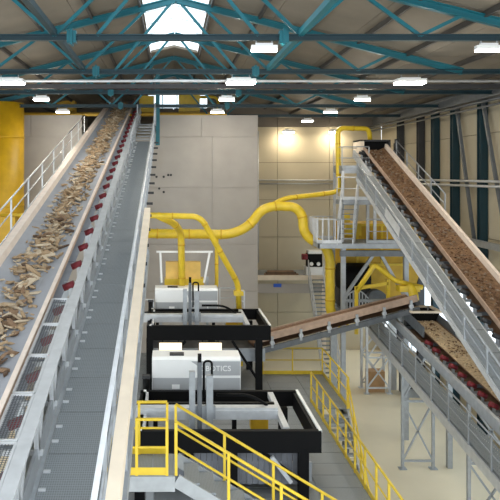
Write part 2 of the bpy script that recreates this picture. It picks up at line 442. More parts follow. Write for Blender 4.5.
def stair(name, label, a, b, width, side, n, tread_m='grating', str_m='galv', group=None, rail_m='yellow', rails=(1, 1), going=.26, r=.032):
    """flight from upper a to lower b (centre line of nosings), side = unit vector across"""
    a, b, sd = V(a), V(b), V(side); t = thing(name, label, 'stairs', tuple(b), group); up = V((0, 0, 1))
    for s_ in (-1, 1):
        o = sd * (s_ * width / 2)
        MB().bar(a + o - up * .1, b + o - up * .1, .05, .26).build('stringer', str_m, t)
        if rails[0 if s_ < 0 else 1]:
            m2 = MB().tube([a + o + up * 1.05, b + o + up * 1.05], r, 7); m2.build('handrail', rail_m, t)
            MB().tube([a + o + up * .55, b + o + up * .55], r * .8, 6).build('mid_rail', rail_m, t)
            L = (b - a).length; k = max(1, round(L / 1.3))
            for j in range(k + 1):
                p = a.lerp(b, j / k) + o; MB().bar(p, p + up * 1.04, r * 1.7, r * 1.7).build('post', rail_m, t)
    run = V((b.x - a.x, b.y - a.y, 0)).normalized()
    for j in range(1, n):
        p = a.lerp(b, j / n)
        MB().bar(p - sd * (width / 2 - .03), p + sd * (width / 2 - .03), going, .04, up).build('tread', tread_m, t)
    return t

# ------------------------------------------------------------------ conveyors
class Frame:
    def __init__(s, a, b):
        s.a, s.b = V(a), V(b); s.L = (s.b - s.a).length; s.d = (s.b - s.a).normalized()
        s.sd = s.d.cross(V((0, 0, 1))).normalized(); s.up = s.sd.cross(s.d).normalized()
    def p(s, t, x=0, u=0): return s.a + s.d * t + s.sd * x + s.up * u
def loft(mb, fr, prof, ts):
    n = len(prof); vs = []; fs = []
    for t in ts: vs += [fr.p(t, x, u) for x, u in prof]
    for i in range(len(ts) - 1):
        for k in range(n - 1): fs.append((i * n + k, i * n + k + 1, (i + 1) * n + k + 1, (i + 1) * n + k))
    return mb.add(vs, fs)
def belt_loop(fr, w, trough, rdrum=.2):
    mb = MB(); q = w * .22; h = w / 2
    top = [(-h, trough), (-q, 0), (q, 0), (h, trough)]
    loft(mb, fr, top, [rdrum * 0, fr.L])
    loft(mb, fr, [(x, u - .025) for x, u in top], [0, fr.L])
    loft(mb, fr, [(-h, trough), (-h, trough - .025)], [0, fr.L]); loft(mb, fr, [(h, trough), (h, trough - .025)], [0, fr.L])
    # return strand and the wraps round both drums
    loft(mb, fr, [(-h, -2 * rdrum), (h, -2 * rdrum)], [0, fr.L])
    for t0, sg in ((0, -1), (fr.L, 1)):
        for k in range(6):
            a0, a1 = math.pi * k / 6, math.pi * (k + 1) / 6
            vs = []
            for a in (a0, a1):
                for x in (-h, h): vs.append(fr.p(t0 + sg * rdrum * math.sin(a), x, -rdrum + rdrum * math.cos(a)))
            mb.add(vs, [(0, 1, 3, 2)], True)
    return mb
def pieces(mb, fr, ts, half, size, u0, flat=.5):
    for t in ts:
        x = random.gauss(0, half * .45); x = max(-half, min(half, x)); s_ = size * random.uniform(.5, 1.5)
        chip(mb, fr.p(t, x, u0(t, x) + s_ * .15), s_, flat)
ICO = None
def ico():
    global ICO
    if ICO is None:
        bm = bmesh.new(); bmesh.ops.create_icosphere(bm, subdivisions=1, radius=1)
        ICO = ([v.co.copy() for v in bm.verts], [tuple(v.index for v in f.verts) for f in bm.faces]); bm.free()
    return ICO
def chip(mb, p, s_, flat=.5):
    vs, fs = ico()
    R = Matrix.Rotation(random.uniform(0, 6.28), 3, 'Z') @ Matrix.Rotation(random.uniform(-.5, .5), 3, 'X')
    sc = (s_ * random.uniform(.6, 1.2), s_ * random.uniform(.35, .7), s_ * flat * random.uniform(.5, 1.1))
    mb.add([p + R @ V((v.x * sc[0] * random.uniform(.75, 1.2), v.y * sc[1] * random.uniform(.75, 1.2), v.z * sc[2])) for v in vs], fs)

# ---- left main conveyor: climbs away from the viewer to the bunker
ML, ZL = .2229, -5.22
def zl(d, dz=0): return ZL + ML * d + dz
XC = -2.84
D0, D1 = 6.2, 44.2
lf = Frame((XC, D0, zl(D0)), (XC, D1, zl(D1)))
K = math.sqrt(1 + ML * ML)
lc = thing('belt_conveyor', 'long inclined belt conveyor carrying wood chunks along the left of the hall', 'conveyor', (XC, D0, zl(D0) - 1))
belt_loop(lf, 1.3, .13).build('belt', 'belt', lc)
def strip(fr, prof, t0, t1):
    a, b = fr.p(t0), fr.p(t1); return MB().prism(prof, a, b, fr.sd, fr.up)
strip(lf, [(-.69, .1), (-.64, .1), (-.66, .30), (-.83, .30), (-.83, .26), (-.69, .26)], 0, lf.L).build('skirt_board', 'skirt', lc)
strip(lf, [(.64, .08), (.68, .08), (.68, .22), (.64, .22)], 0, lf.L).build('edge_strip', 'brown_edge', lc)
strip(lf, [(.63, .225), (.70, .225), (.70, .25), (.63, .25)], 0, lf.L).build('edge_cap', 'skirt', lc)
for x in (-.88, .98):
    strip(lf, [(x - .04, -.62), (x + .04, -.62), (x + .04, -.3), (x - .04, -.3)], 0, lf.L).build('side_frame', 'galv', lc)
roll = MB().tube([(-.13, 0, 0), (.1, 0, 0)], .07, 12); roll_me = proto('roller', roll, 'red')
bk = MB(); bk.box(-.03, .03, -.04, .04, -.42, .02).box(-.3, .3, -.03, .03, -.45, -.38).box(.2, .26, -.05, .05, -.42, .06); bk_me = proto('idler_bracket', bk, 'galv_light')
n = int(lf.L / 1.2)
for k in range(n):
    t_ = .6 + k * 1.2; p = lf.p(t_, .88, -.02)
    if (lf.p(t_)).y > 40: continue
    b = place(bk_me, 'idler_bracket', lc, p); r_ = place(roll_me, 'roller', b, p + V((-.02, 0, -.02)), (0, math.radians(-22), 0))
for k in range(0, n, 2):
    t_ = .6 + k * 1.2
    MB().bar(lf.p(t_, -.88, -.45), lf.p(t_, .98, -.45), .08, .1).build('cross_member', 'galv_dark', lc)
# guard mesh beside the near rollers
for k in range(6):
    t0, t1 = .1 + k * 1.1, 1.15 + k * 1.1
    mb = MB().add([lf.p(t0, .72, .16), lf.p(t0, 1.0, .14), lf.p(t1, 1.0, .14), lf.p(t1, .72, .16)], [(0, 1, 2, 3)])
    g = mb.build('mesh_guard', 'mesh_guard', lc)
    mb = MB()
    for a, b in (((t0, .72), (t1, .72)), ((t0, 1.0), (t1, 1.0)), ((t0, .72), (t0, 1.0)), ((t1, .72), (t1, 1.0))): mb.bar(lf.p(a[0], a[1], .15), lf.p(b[0], b[1], .15), .035, .03)
    mb.build('guard_frame', 'galv_light', g)
# inner side rail with short posts and a plate, between rollers and walkway
strip(lf, [(1.02, .12), (1.19, .12), (1.19, .16), (1.02, .16)], 0, 36.5).build('side_rail', 'galv_light', lc)
strip(lf, [(1.09, -.62), (1.13, -.62), (1.13, -.34), (1.09, -.34)], 0, 37).build('side_plate', 'galv', lc)
for k in range(30):
    t_ = .5 + k * 1.2; mb = MB().bar(lf.p(t_, 1.11, -.5), lf.p(t_, 1.11, .14), .06, .09)
    mb.bar(lf.p(t_, 1.11, -.5), lf.p(t_ + .6, 1.11, .12), .04, .06); mb.build('side_post', 'galv_light', lc)
MB().tube([lf.p(0, -.75, -.2), lf.p(0, .75, -.2)], .19, 14).build('tail_drum', 'charcoal', lc)
MB().tube([lf.p(lf.L, -.75, -.2), lf.p(lf.L, .75, -.2)], .19, 14).build('head_drum', 'charcoal', lc)
for d in (10, 17, 24, 31, 37.5):
    mb = MB()
    for x in (XC - .8, XC + .9): mb.bar((x, d, ZF), (x, d, zl(d, -.6)), .2, .2)
    zz = zl(d, -.8); mb.bar((XC - .8, d, zz - 2), (XC + .9, d, zz), .1, .1); mb.bar((XC - .8, d, zz), (XC + .9, d, zz - 2), .1, .1)
    mb.build('support_trestle', 'galv', lc)
# head cover
hc = thing('head_chute', 'red hooded chute at the top end of the left conveyor', 'chute', (XC, 44.6, zl(44, -.8)))
MB().box(XC - .9, XC + .9, 44.5, 45.6, zl(44, -1.3), zl(44, .05)).build('chute_body', 'galv_dark', hc)
MB().box(XC - .95, XC + 1.3, 44.5, 45.5, zl(44, .62), zl(44, .85)).box(XC - .95, XC - .88, 44.5, 45.5, zl(44, .05), zl(44, .62)).box(XC + .88, XC + .95, 44.5, 45.5, zl(44, .05), zl(44, .62)).build('hood', 'red', hc)

# ---- walkway on the right of the left conveyor
ZW = -.62
def wz(d): return zl(d, ZW)
ww = thing('conveyor_walkway', 'long grey grating walkway climbing beside the left conveyor', 'walkway', (-1.22, 6.4, wz(6.4)))
d = 6.4
while d < 33.0:
    d2 = d + 1.0
    MB().add([(-1.64, d + .012, wz(d) + .0), (-.82, d + .012, wz(d)), (-.82, d2 - .012, wz(d2)), (-1.64, d2 - .012, wz(d2)),
              (-1.64, d + .012, wz(d) - .04), (-.82, d + .012, wz(d) - .04), (-.82, d2 - .012, wz(d2) - .04), (-1.64, d2 - .012, wz(d2) - .04)],
             [(0, 1, 2, 3), (7, 6, 5, 4), (0, 4, 5, 1), (1, 5, 6, 2), (2, 6, 7, 3), (3, 7, 4, 0)]).build('grating_panel', 'grating', ww)
    for q in (.25, .6):
        MB().box(-1.63, -1.54, d + q, d + q + .04, wz(d + q), wz(d + q) + .03).build('clip', 'galv_light', ww)
    d = d2
for k in range(6):                      # steps at the upper end
    dd = 33.3 + k * .38; zz = wz(33) + .06 + k * .17
    MB().box(-1.6, -.84, dd, dd + .3, zz - .05, zz).build('step', 'galv', ww)
zt = wz(33) + .06 + 6 * .17
for k in range(4):
    MB().box(-1.62, -.84, 35.6 + k * .8, 36.38 + k * .8, zt - .06, zt).build('grating_panel', 'grating', ww)
for x in (-1.68, -.78):
    MB().bar((x, 6.4, wz(6.4) - .12), (x, 33.2, wz(33.2) - .12), .06, .2).build('stringer', 'galv', ww)
MB().bar((-.78, 33.2, wz(33.2) - .1), (-.78, 38.8, zt - .1), .06, .2).build('stringer', 'galv', ww)
hr = thing('handrail', 'pale tubular handrail on the right edge of the left conveyor walkway', 'railing', (-.76, 6.4, wz(6.4)))
MB().tube([(-.76, 6.4, wz(6.4) + 1.05), (-.76, 33.0, wz(33.0) + 1.05)], .034, 8).build('top_rail', 'galv_light', hr)
MB().tube([(-.76, 6.4, wz(6.4) + .55), (-.76, 33.0, wz(33.0) + .55)], .025, 6).build('mid_rail', 'galv', hr)
for k in range(20):
    dd = 6.8 + k * 1.375; MB().bar((-.76, dd, wz(dd) - .2), (-.76, dd, wz(dd) + 1.03), .05, .05).build('post', 'galv', hr)
for k in range(14):
    dd = 15.5 + k * 1.375; MB().box(-.75, -.55, dd - .04, dd + .04, wz(dd) - .1, wz(dd) - .02).build('bracket', 'charcoal', hr)
hr = thing('handrail', 'short upper handrail beside the steps at the top of the walkway', 'railing', (-.76, 33.4, wz(33)))
MB().tube([(-.76, 33.4, wz(33) + 1.1), (-.76, 35.7, zt + 1.05), (-.76, 38.7, zt + 1.05)], .035, 7).build('top_rail', 'galv_light', hr)
for dd, z0 in ((33.5, wz(33)), (35.7, zt), (37.2, zt), (38.7, zt)): MB().bar((-.76, dd, z0), (-.76, dd, z0 + 1.05), .05, .05).build('post', 'galv', hr)
hr = thing('handrail', 'inner handrail at the steps between conveyor and walkway top', 'railing', (-1.66, 31, wz(31)))
MB().tube([(-1.66, 29.5, wz(29.5) + .9), (-1.66, 33.2, wz(33.2) + 1.05), (-1.66, 38.7, zt + 1.05)], .035, 7).build('top_rail', 'galv_light', hr)
for dd, z0 in ((29.5, wz(29.5)), (31.3, wz(31.3)), (33.2, wz(33.2)), (35.7, zt), (38.7, zt)): MB().bar((-1.66, dd, z0), (-1.66, dd, z0 + 1.0), .05, .05).build('post', 'galv', hr)

# walkway on the left side
lw = thing('service_walkway', 'narrow grating walkway on the far left side of the left conveyor', 'walkway', (-4.25, 8, zl(8, -1.1)))
d = 8.0
while d < 38:
    a, b = zl(d, -1.1), zl(d + 1.5, -1.1)
    MB().bar((-4.25, d + .01, a), (-4.25, d + 1.49, b), .72, .04).build('grating_panel', 'grating', lw); d += 1.5
MB().bar((-3.85, 8, zl(8, -.55)), (-3.85, 38, zl(38, -.55)), .05, .5).build('side_plate', 'galv', lw)
MB().bar((-4.62, 8, zl(8, -1.02)), (-4.62, 38, zl(38, -1.02)), .03, .2).build('toe_board', 'galv', lw)
railing('handrail', 'pale tubular handrail of the far left service walkway', 'railing', [(-4.65, 8, zl(8, -1.1)), (-4.65, 38, zl(38, -1.1))], 1.08, 2.5, 'galv_light', (.6,), False, .028)

# cream beam parallel to the walkway
cb = thing('edge_beam', 'long cream painted beam running down beside the walkway handrail', 'beam', (-.6, 7, zl(7, .1)))
zc = lambda d: ZL + .1 + ML * d
MB().bar((-.6, 6.5, zc(6.5)), (-.6, 18.6, zc(18.6)), .155, .22).build('beam', 'cream', cb)
for k in range(10):
    dd = 7.0 + k * 1.25; MB().bar((-.6, dd, zc(dd) - 1.1), (-.6, dd, zc(dd) - .1), .05, .08).build('bracket', 'galv', cb)
MB().bar((-.6, 6.5, zc(6.5) - 1.1), (-.6, 18.6, zc(18.6) - 1.1), .1, .2).build('lower_beam', 'galv', cb)

# ---- wood chunks on the left belt
WM = ('wood_a', 'wood_b', 'wood_c', 'wood_e', 'wood_b', 'wood_a', 'wood_d', 'wood_e')
def stick(mb, p, s_):
    """irregular splintered piece"""
    vs, fs = ico()
    Rm = Matrix.Rotation(random.uniform(0, 6.28), 3, 'Z') @ Matrix.Rotation(random.uniform(-.45, .45), 3, 'Y') @ Matrix.Rotation(random.uniform(-.5, .5), 3, 'X')
    el = random.choice((.9, 1.2, 1.5, 2.1)); sc = (s_ * el, s_ * random.uniform(.35, .75), s_ * random.uniform(.2, .45))
    f = lambda v: math.copysign(abs(v) ** .7, v)
    return mb.add([p + Rm @ V((f(v.x) * sc[0] * random.uniform(.75, 1.2), f(v.y) * sc[1] * random.uniform(.7, 1.2), f(v.z) * sc[2])) for v in vs], fs)
wm = []
for k in range(24):
    wm.append(proto('wood_chunk', stick(MB(), V((0, 0, 0)), 1.0), WM[k % 8]))
specs = []
t_ = .3
while t_ < 37.6:
    t_ += random.expovariate(75)
    dens = .5 + .5 * math.sin(t_ * 1.9) * math.sin(t_ * .47 + 1)
    if random.random() > .55 + .45 * dens: continue
    w_ = .24 + .16 * dens
    x = -.03 + random.gauss(0, w_ * .66)
    if abs(x) > .48: continue
    s_ = random.choice((.035, .045, .05, .055, .06, .07, .08, .1))
    base = max(0, (abs(x) - .286)) * .36
    specs.append((t_, x, s_, base + s_ * .25 + random.random() * .13 * max(0, 1 - abs(x) / .42)))
near = sorted(sorted(specs, key=lambda q: -(q[2] / (lf.p(q[0]).y)))[:300])
nset = set(near)
for (t_, x, s_, u) in near:
    o = bpy.data.objects.new('wood_chunk', random.choice(wm)); COL.objects.link(o); p = lf.p(t_, x, u)
    o.location = (p.x, p.y, p.z + H); o.scale = (s_ * 1.2, s_ * 1.2, s_ * 1.2)
    o.rotation_euler = (math.atan(ML) + random.uniform(-.3, .3), random.uniform(-.4, .4), random.uniform(0, 6.28))
    tone = {'wood_a': 'tan', 'wood_b': 'brown', 'wood_c': 'pale', 'wood_d': 'dark brown', 'wood_e': 'greyish'}[o.data.materials[0].name]
    zone = 'lowest visible' if p.y < 12.5 else 'lower' if p.y < 17 else 'middle' if p.y < 23 else 'upper'
    size = 'large' if s_ > .075 else 'small'
    tag(o, f'{size} {tone} wood chunk on the {zone} stretch of the left conveyor belt', 'wood', 'wood chunks on the left conveyor belt')
mb = MB(); rest = [q for q in specs if q not in nset]
for q in rest: stick(mb, lf.p(q[0], q[1], q[3]), q[2] * 1.2)
o = tag(mb.build('wood_scrap', 'wood_a'), 'small mixed wood scrap scattered along the left conveyor belt', 'wood', None, 'stuff')
for mm in WM[1:]: o.data.materials.append(MATS[mm])
for i, pf in enumerate(o.data.polygons): pf.material_index = (i // 20 * 5 + (i // 20) // 3) % 8

# ------------------------------------------------------------------ yellow silo at far left
t = thing('silo_pipe', 'thick yellow vertical pipe in front of the concrete wall at left', 'pipe', (-8.85, 36.6, ZF))
SX = -8.75
MB().tube([(SX, 36.6, ZF), (SX, 36.6, 3.75)], 1.1, 28).build('shell', 'yellow_deep', t)
for z in (-4.5, -1.6, 1.95): MB().tube([(SX, 36.6, z - .04), (SX, 36.6, z + .04)], 1.13, 28).build('seam_ring', 'yellow_deep', t)
for z in (-2.05, -2.6): MB().tube([(SX, 35.6, z), (-7.2, 35.6, z)], .15 if z < -2.3 else .1, 10).build('branch_pipe', 'yellow', t)
MB().box(-8.6, -7.75, 35.0, 35.6, -3.3, -2.1).build('valve_box', 'yellow_deep', t)

# yellow plant behind the bunker wall
t = thing('overhead_crane', 'yellow bridge girder and trolley behind the top of the concrete wall', 'crane', (-2, 43.4, 3.6))
MB().box(-12, 2.9, 43.2, 43.5, 3.66, 3.86).build('bridge_girder', 'yellow_deep', t)
MB().box(.55, 1.85, 43.3, 44.2, 3.95, 4.95).build('trolley', 'yellow', t)
MB().box(-1.9, -1.0, 43.3, 44.2, 3.9, 4.9).build('trolley', 'yellow', t)
MB().box(-7.0, -5.9, 43.3, 44.2, 3.95, 4.6).build('winch_box', 'yellow_deep', t)
MB().tube(smooth_path([(1.8, 43.6, 4.85), (3.0, 43.6, 4.85), (3.0, 43.6, 3.7)], .4), .09).build('cable_pipe', 'yellow', t)
tag(MB().box(-9, 3.2, BF + .4, BF + .6, BT - .02, BT + .1).build('yellow_beam', 'yellow_deep'), 'yellow edge beam lying along the top of the concrete wall', 'beam')
tag(MB().bar((-.66, 37.6, 1.6), (-.66, 37.6, 5.7), .22, .22).build('hanger_post', 'teal'), 'teal vertical post beside the top of the left conveyor', 'post')

# ------------------------------------------------------------------ right inclined conveyor
MU = .40
def zu(d, dz=0): return 1.06 + MU * (d - 34) + dz
UX = 10.02
uf = Frame((UX, 13.5, zu(13.5)), (UX, 34.4, zu(34.4)))
uc = thing('belt_conveyor', 'steep inclined conveyor full of brown waste on the right', 'conveyor', (UX, 13.5, zu(13.5) - 1))
belt_loop(uf, .96, .14).build('belt', 'belt_brown', uc)
strip(uf, [(-.54, .05), (-.5, .05), (-.5, .22), (-.54, .22)], 0, uf.L).build('edge_strip', 'brown_edge', uc)
strip(uf, [(.5, .05), (.54, .05), (.54, .28), (.61, .28), (.61, .33), (.5, .33)], 0, uf.L).build('skirt_board', 'skirt', uc)
for x in (-.98, .78): strip(uf, [(x - .05, -.34), (x + .05, -.34), (x + .05, .0), (x - .05, .0)], 0, uf.L).build('side_frame', 'galv_light', uc)
rb = MB().tube([(-.14, 0, 0), (.14, 0, 0)], .075, 8); rb_me = proto('roller', rb, 'charcoal')
rr_me = proto('roller', MB().tube([(-.14, 0, 0), (.14, 0, 0)], .085, 8), 'red')
ub = MB(); ub.box(-.3, .2, -.03, .03, -.3, -.22).box(-.04, .04, -.04, .04, -.28, .04).box(-.28, -.2, -.05, .05, -.3, .02); ub_me = proto('idler_bracket', ub, 'galv')
n = int(uf.L / .8)
for k in range(n):
    p = uf.p(.5 + k * .8, -.7, -.03); b = place(ub_me, 'idler_bracket', uc, p); place(rb_me, 'roller', b, p, (0, math.radians(24), 0))
    if k % 2 == 0:
        MB().bar(uf.p(.5 + k * .8, -.95, -.3), uf.p(.5 + k * .8, .75, -.3), .08, .1).build('cross_member', 'galv_dark', uc)
MB().tube([uf.p(0, -.6, -.2), uf.p(0, .6, -.2)], .19, 14).build('tail_drum', 'charcoal', uc)
MB().tube([uf.p(uf.L, -.6, -.2), uf.p(uf.L, .6, -.2)], .19, 14).build('head_drum', 'charcoal', uc)
for d in (22.5,):
    mb = MB()
    for x in (UX + .78,): mb.bar((x, d, ZF), (x, d, zu(d, -.3)), .2, .2)
    mb.build('support_leg', 'galv', uc)
# walkway on its left with panelled side
uw = thing('conveyor_walkway', 'grey walkway with mesh sides along the steep right conveyor', 'walkway', (8.7, 15, zu(15, -.6)))
d = 14.0
while d < 30.2:
    MB().bar((8.62, d + .02, zu(d, .1)), (8.62, d + .98, zu(d + .98, .1)), .72, .05).build('grating_panel', 'grating', uw); d += 1.0
for x in (8.24, 9.0): MB().bar((x, 14, zu(14, .02)), (x, 30.9, zu(30.9, .02)), .06, .16).build('stringer', 'galv_light', uw)
railing('x', '', '', [(8.24, 14, zu(14, .1)), (8.24, 30.8, zu(30.8, .1))], .7, 1.55, 'galv', (.5,), False, .03, None, 'side_mesh', uw)
MB().add([uf.p(12.6, -1.81, .25), uf.p(14.4, -1.81, .25), uf.p(14.4, -1.81, .62), uf.p(12.6, -1.81, .62)], [(0, 1, 2, 3)]).build('blank_plate', 'galv_light', uw)
# walkway rail on the wall side
railing('x', '', '', [(11.0, 28, zu(28, -.35)), (11.0, 34, zu(34, -.35))], .95, 1.7, 'galv', (.55,), False, .028, None, None, uc)
for k in range(4): MB().bar((10.75, 28.5 + k * 1.7, zu(28.5 + k * 1.7, -.25)), (11.05, 28.5 + k * 1.7, zu(28.5 + k * 1.7, -.25)), .06, .08).build('rail_bracket', 'galv', uc)
# heap on it
def heap(fr, w, hmax, m_, t0, t1, name, label, chips_n, size, mats):
    mb = MB(); nx = 9; nt_ = int((t1 - t0) / .16); vs = []; fs = []
    for i in range(nt_ + 1):
        t_ = t0 + (t1 - t0) * i / nt_
        amp = hmax * (.75 + .25 * math.sin(t_ * 1.7) * math.sin(t_ * .6))
        for k in range(nx):
            x = -w / 2 + w * k / (nx - 1); q = abs(2 * x / w)
            base = max(0, abs(x) - w * .2) * .38
            vs.append(fr.p(t_, x, base + .012 + amp * (1 - q ** 2) + random.uniform(0, .045) * (1 - q)))
    for i in range(nt_):
        for k in range(nx - 1): fs.append((i * nx + k, i * nx + k + 1, (i + 1) * nx + k + 1, (i + 1) * nx + k))
    mb.add(vs, fs)
    o = mb.build(name, m_); tag(o, label, 'waste', None, 'stuff')
    for mm in mats: o.data.materials.append(MATS[mm])
    # loose bits, joined into the same heap
    me = o.data; bm = bmesh.new(); bm.from_mesh(me); base = LOC[o.name]
    vs0, fs0 = ico()
    for _ in range(chips_n):
        t_ = random.uniform(t0 + .1, t1 - .1); x = max(-w * .44, min(w * .44, random.gauss(0, w * .24))); q = abs(2 * x / w)
        c = MB(); s_ = size * random.uniform(.4, 1.4); chip(c, fr.p(t_, x, max(0, abs(x) - w * .2) * .38 + hmax * .8 * (1 - q * q) + .05) - base, s_, .5)
        bv = [bm.verts.new(v) for v in c.v]; mi = random.randrange(0, len(mats) + 1)
        for f in c.f: bm.faces.new([bv[j] for j in f]).material_index = mi
    bm.to_mesh(me); bm.free()
    return o
heap(uf, .9, .09, 'debris', .3, uf.L - .2, 'waste_heap', 'brown shredded waste covering the belt of the steep right conveyor', 1300, .06, ['debris_dark', 'debris_grey'])
# head hood
hd = thing('conveyor_hood', 'dark open hood at the head of the steep right conveyor', 'hood', (UX + .2, 34.8, zu(34.4)))
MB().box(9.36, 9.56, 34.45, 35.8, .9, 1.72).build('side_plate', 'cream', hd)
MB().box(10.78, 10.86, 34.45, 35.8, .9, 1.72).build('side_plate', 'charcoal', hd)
MB().box(9.36, 10.86, 34.45, 35.8, 1.66, 1.74).build('roof_plate', 'charcoal', hd)
MB().box(9.56, 10.78, 35.7, 35.8, .5, 1.66).build('rear_plate', 'black', hd)
MB().box(9.56, 10.78, 34.9, 34.93, 1.3, 1.66).build('rubber_flap', 'black', hd)
t = thing('drive_motor', 'dark drive motor beside the right conveyor head', 'motor', (11.1, 34.2, 1.0))
MB().tube([(11.1, 34.2, .95), (11.1, 34.2, 1.55)], .18, 12).build('motor_body', 'charcoal', t)
MB().tube([(11.1, 34.2, 1.55), (11.1, 34.2, 1.75)], .13, 12).build('fan_cover', 'charcoal', t)
MB().bar((10.75, 34.2, 1.1), (11.1, 34.2, 1.1), .2, .2).build('gearbox', 'galv_dark', t)

# ------------------------------------------------------------------ access tower left of the head
tw = thing('access_tower', 'grey steel access tower with platforms beside the right conveyor head', 'platform', (8.5, 33.5, ZF))
def deck(x0, x1, y0, y1, z, parent, step=.8, m_='galv', th=.12):
    MB().box(x0, x1, y0, y0 + .06, z - .22, z - .01).box(x0, x1, y1 - .06, y1, z - .22, z - .01).box(x0, x0 + .06, y0, y1, z - .22, z - .01).box(x1 - .06, x1, y0, y1, z - .22, z - .01).build('deck_frame', m_, parent)
    x = x0 + .02
    while x < x1 - .05:
        x2 = min(x + step, x1 - .02); MB().box(x + .008, x2 - .008, y0 + .02, y1 - .02, z - .04, z).build('deck_panel', 'grating', parent); x = x2
deck(8.2, 9.55, 33.4, 35.2, .3, tw)
deck(7.9, 9.5, 32.2, 33.3, -1.15, tw)
deck(6.7, 10.8, 31.6, 33.9, -3.1, tw)
for (x, y) in ((8.25, 33.45), (9.45, 33.45), (8.25, 35.1), (7.95, 32.3), (9.45, 32.3)):
    MB().bar((x, y, -3.1), (x, y, .2 if y > 33.4 else -1.2), .12, .12).build('column', 'galv_light', tw)
deck(7.75, 10.8, 31.85, 34.8, -6.45, tw)
for (x, y) in ((7.85, 31.75), (10.7, 31.75), (7.85, 33.8)):
    MB().bar((x, y, ZF), (x, y, -3.3), .2, .2).build('column', 'galv', tw)
for a, b in (((7.85, 31.75, -5.6), (9.3, 31.75, -3.5)), ((10.7, 31.75, -5.6), (9.5, 31.75, -3.5)), ((7.85, 31.75, -5.7), (10.7, 31.75, -5.7))):
    MB().bar(a, b, .13, .13).build('brace', 'galv', tw)
MB().bar((7.7, 31.7, -3.55), (10.8, 31.7, -3.55), .2, .26).build('main_beam', 'galv_dark', tw)
railing('x', '', '', [(9.5, 33.42, .3), (8.22, 33.42, .3), (8.22, 35.15, .3), (9.4, 35.15, .3)], 1.05, .9, 'galv', (.5,), True, .026, None, None, tw)
railing('x', '', '', [(9.4, 32.22, -1.15), (7.92, 32.22, -1.15), (7.92, 33.2, -1.15)], 1.05, .8, 'galv_light', (.5,), True, .026, None, None, tw)
railing('x', '', '', [(7.75, 31.65, -3.1), (6.9, 31.65, -3.1), (6.72, 31.9, -3.1), (6.72, 33.6, -3.1), (6.9, 33.85, -3.1), (7.9, 33.85, -3.1)], 1.1, .28, 'galv_light', (), True, .024, None, None, tw)
railing('x', '', '', [(8.9, 31.65, -3.1), (10.75, 31.65, -3.1)], 1.1, .9, 'galv', (.5,), True, .026, None, None, tw)
stair('steel_stairs', 'steep grey steel stairs between the access tower platforms', (8.3, 32.2, -1.15), (7.95, 31.7, -3.1), .7, (1, 0, 0), 9, 'grating', 'galv_light', None, 'galv_light', (1, 1), .2, .024)

# yellow hopper under and behind
t = thing('hopper', 'big yellow hopper housing behind the access tower', 'hopper', (9.9, 35.6, -6.5))
MB().add([(8.5, 34.4, -2.4), (12.4, 34.4, -2.4), (12.4, 36.6, -2.4), (8.5, 36.6, -2.4), (8.5, 34.4, -4.4), (12.4, 34.4, -4.4), (12.4, 36.6, -4.4), (8.5, 36.6, -4.4),
          (9.6, 34.8, -6.6), (11.9, 34.8, -6.6), (11.9, 36.2, -6.6), (9.6, 36.2, -6.6)],
         [(0, 3, 2, 1), (0, 1, 5, 4), (1, 2, 6, 5), (2, 3, 7, 6), (3, 0, 4, 7), (4, 5, 9, 8), (5, 6, 10, 9), (6, 7, 11, 10), (7, 4, 8, 11), (8, 9, 10, 11)]).build('hopper_body', 'yellow_deep', t)
for z in (-2.45, -3.4, -4.4): MB().box(8.42, 12.48, 34.32, 34.42, z - .06, z + .06).build('stiffener', 'yellow', t)
for x in (9.2, 10.4, 11.6): MB().box(x - .05, x + .05, 34.33, 34.41, -4.35, -2.45).build('stiffener', 'yellow', t)
for x, y in ((8.6, 36.5), (12.3, 36.5)): MB().bar((x, y, ZF), (x, y, -4.3), .18, .18).build('leg', 'galv', t)
t = thing('drum_screen', 'dark machine drum below the yellow hopper', 'machine', (8.9, 34.0, -6.3))
MB().tube([(8.2, 34.1, -5.0), (9.6, 34.1, -5.0)], .72, 20).build('drum', 'black', t)
MB().box(8.15, 9.7, 33.6, 34.6, -6.3, -5.5).build('drum_housing', 'charcoal', t)
MB().box(8.2, 9.6, 33.7, 34.5, -6.45, -6.3).build('stand', 'galv_dark', t)
tag(MB().box(8.55, 9.3, 34.0, 34.3, -2.95, -2.35).box(8.4, 8.75, 34.0, 34.3, -2.3, -1.85).build('yellow_box', 'yellow'), 'small yellow drive boxes on the middle tower platform', 'box')

# ------------------------------------------------------------------ yellow ducts
def duct(label, pts, r, m_='yellow', rad=.7, rings=True, name='air_duct'):
    t = thing(name, label, 'duct', pts[-1])
    pp = smooth_path(pts, rad); MB().tube(pp, r, 14).build('duct_run', m_, t)
    L = 0; prev = pp[0]; nxt = 1.3
    for a, b in zip(pp[:-1], pp[1:]):
        seg = (b - a).length; d = (b - a).normalized() if seg > 0 else V((1, 0, 0))
        while rings and L + seg > nxt:
            p = a + d * (nxt - L); MB().tube([p - d * .03, p + d * .03], r * 1.1, 14).build('joint_ring', 'yellow_deep', t); nxt += 1.5
        L += seg
    return t
P = lambda x, y, d: ((x - 170) * d / F, d, (175 - y) * d / F)
duct('thick yellow air duct snaking across the concrete wall and down by the stairs', [(-1.9, 33, -2.75), (2.9, 33, -2.8), (3.75, 33.0, -2.4), (4.3, 33, -1.65), (4.9, 33, -1.45), (5.9, 33, -1.5), (6.25, 33, -1.9), (6.3, 33, -2.7), (6.75, 33, -3.15), (7.3, 33.0, -3.3), (7.55, 33.0, -3.9), (7.55, 33, -6.6), (8.3, 33, -7.2)], .225, 'yellow', .55)
duct('slim yellow air duct rising to the right conveyor hood', [(4.85, 33.1, -1.4), (5.5, 33.3, -1.1), (7.6, 34, -.9), (8.2, 34.0, -.8), (8.22, 34.3, 2.3), (9.9, 34.8, 2.3), (10.0, 35.0, 1.74)], .12, 'yellow', .35)
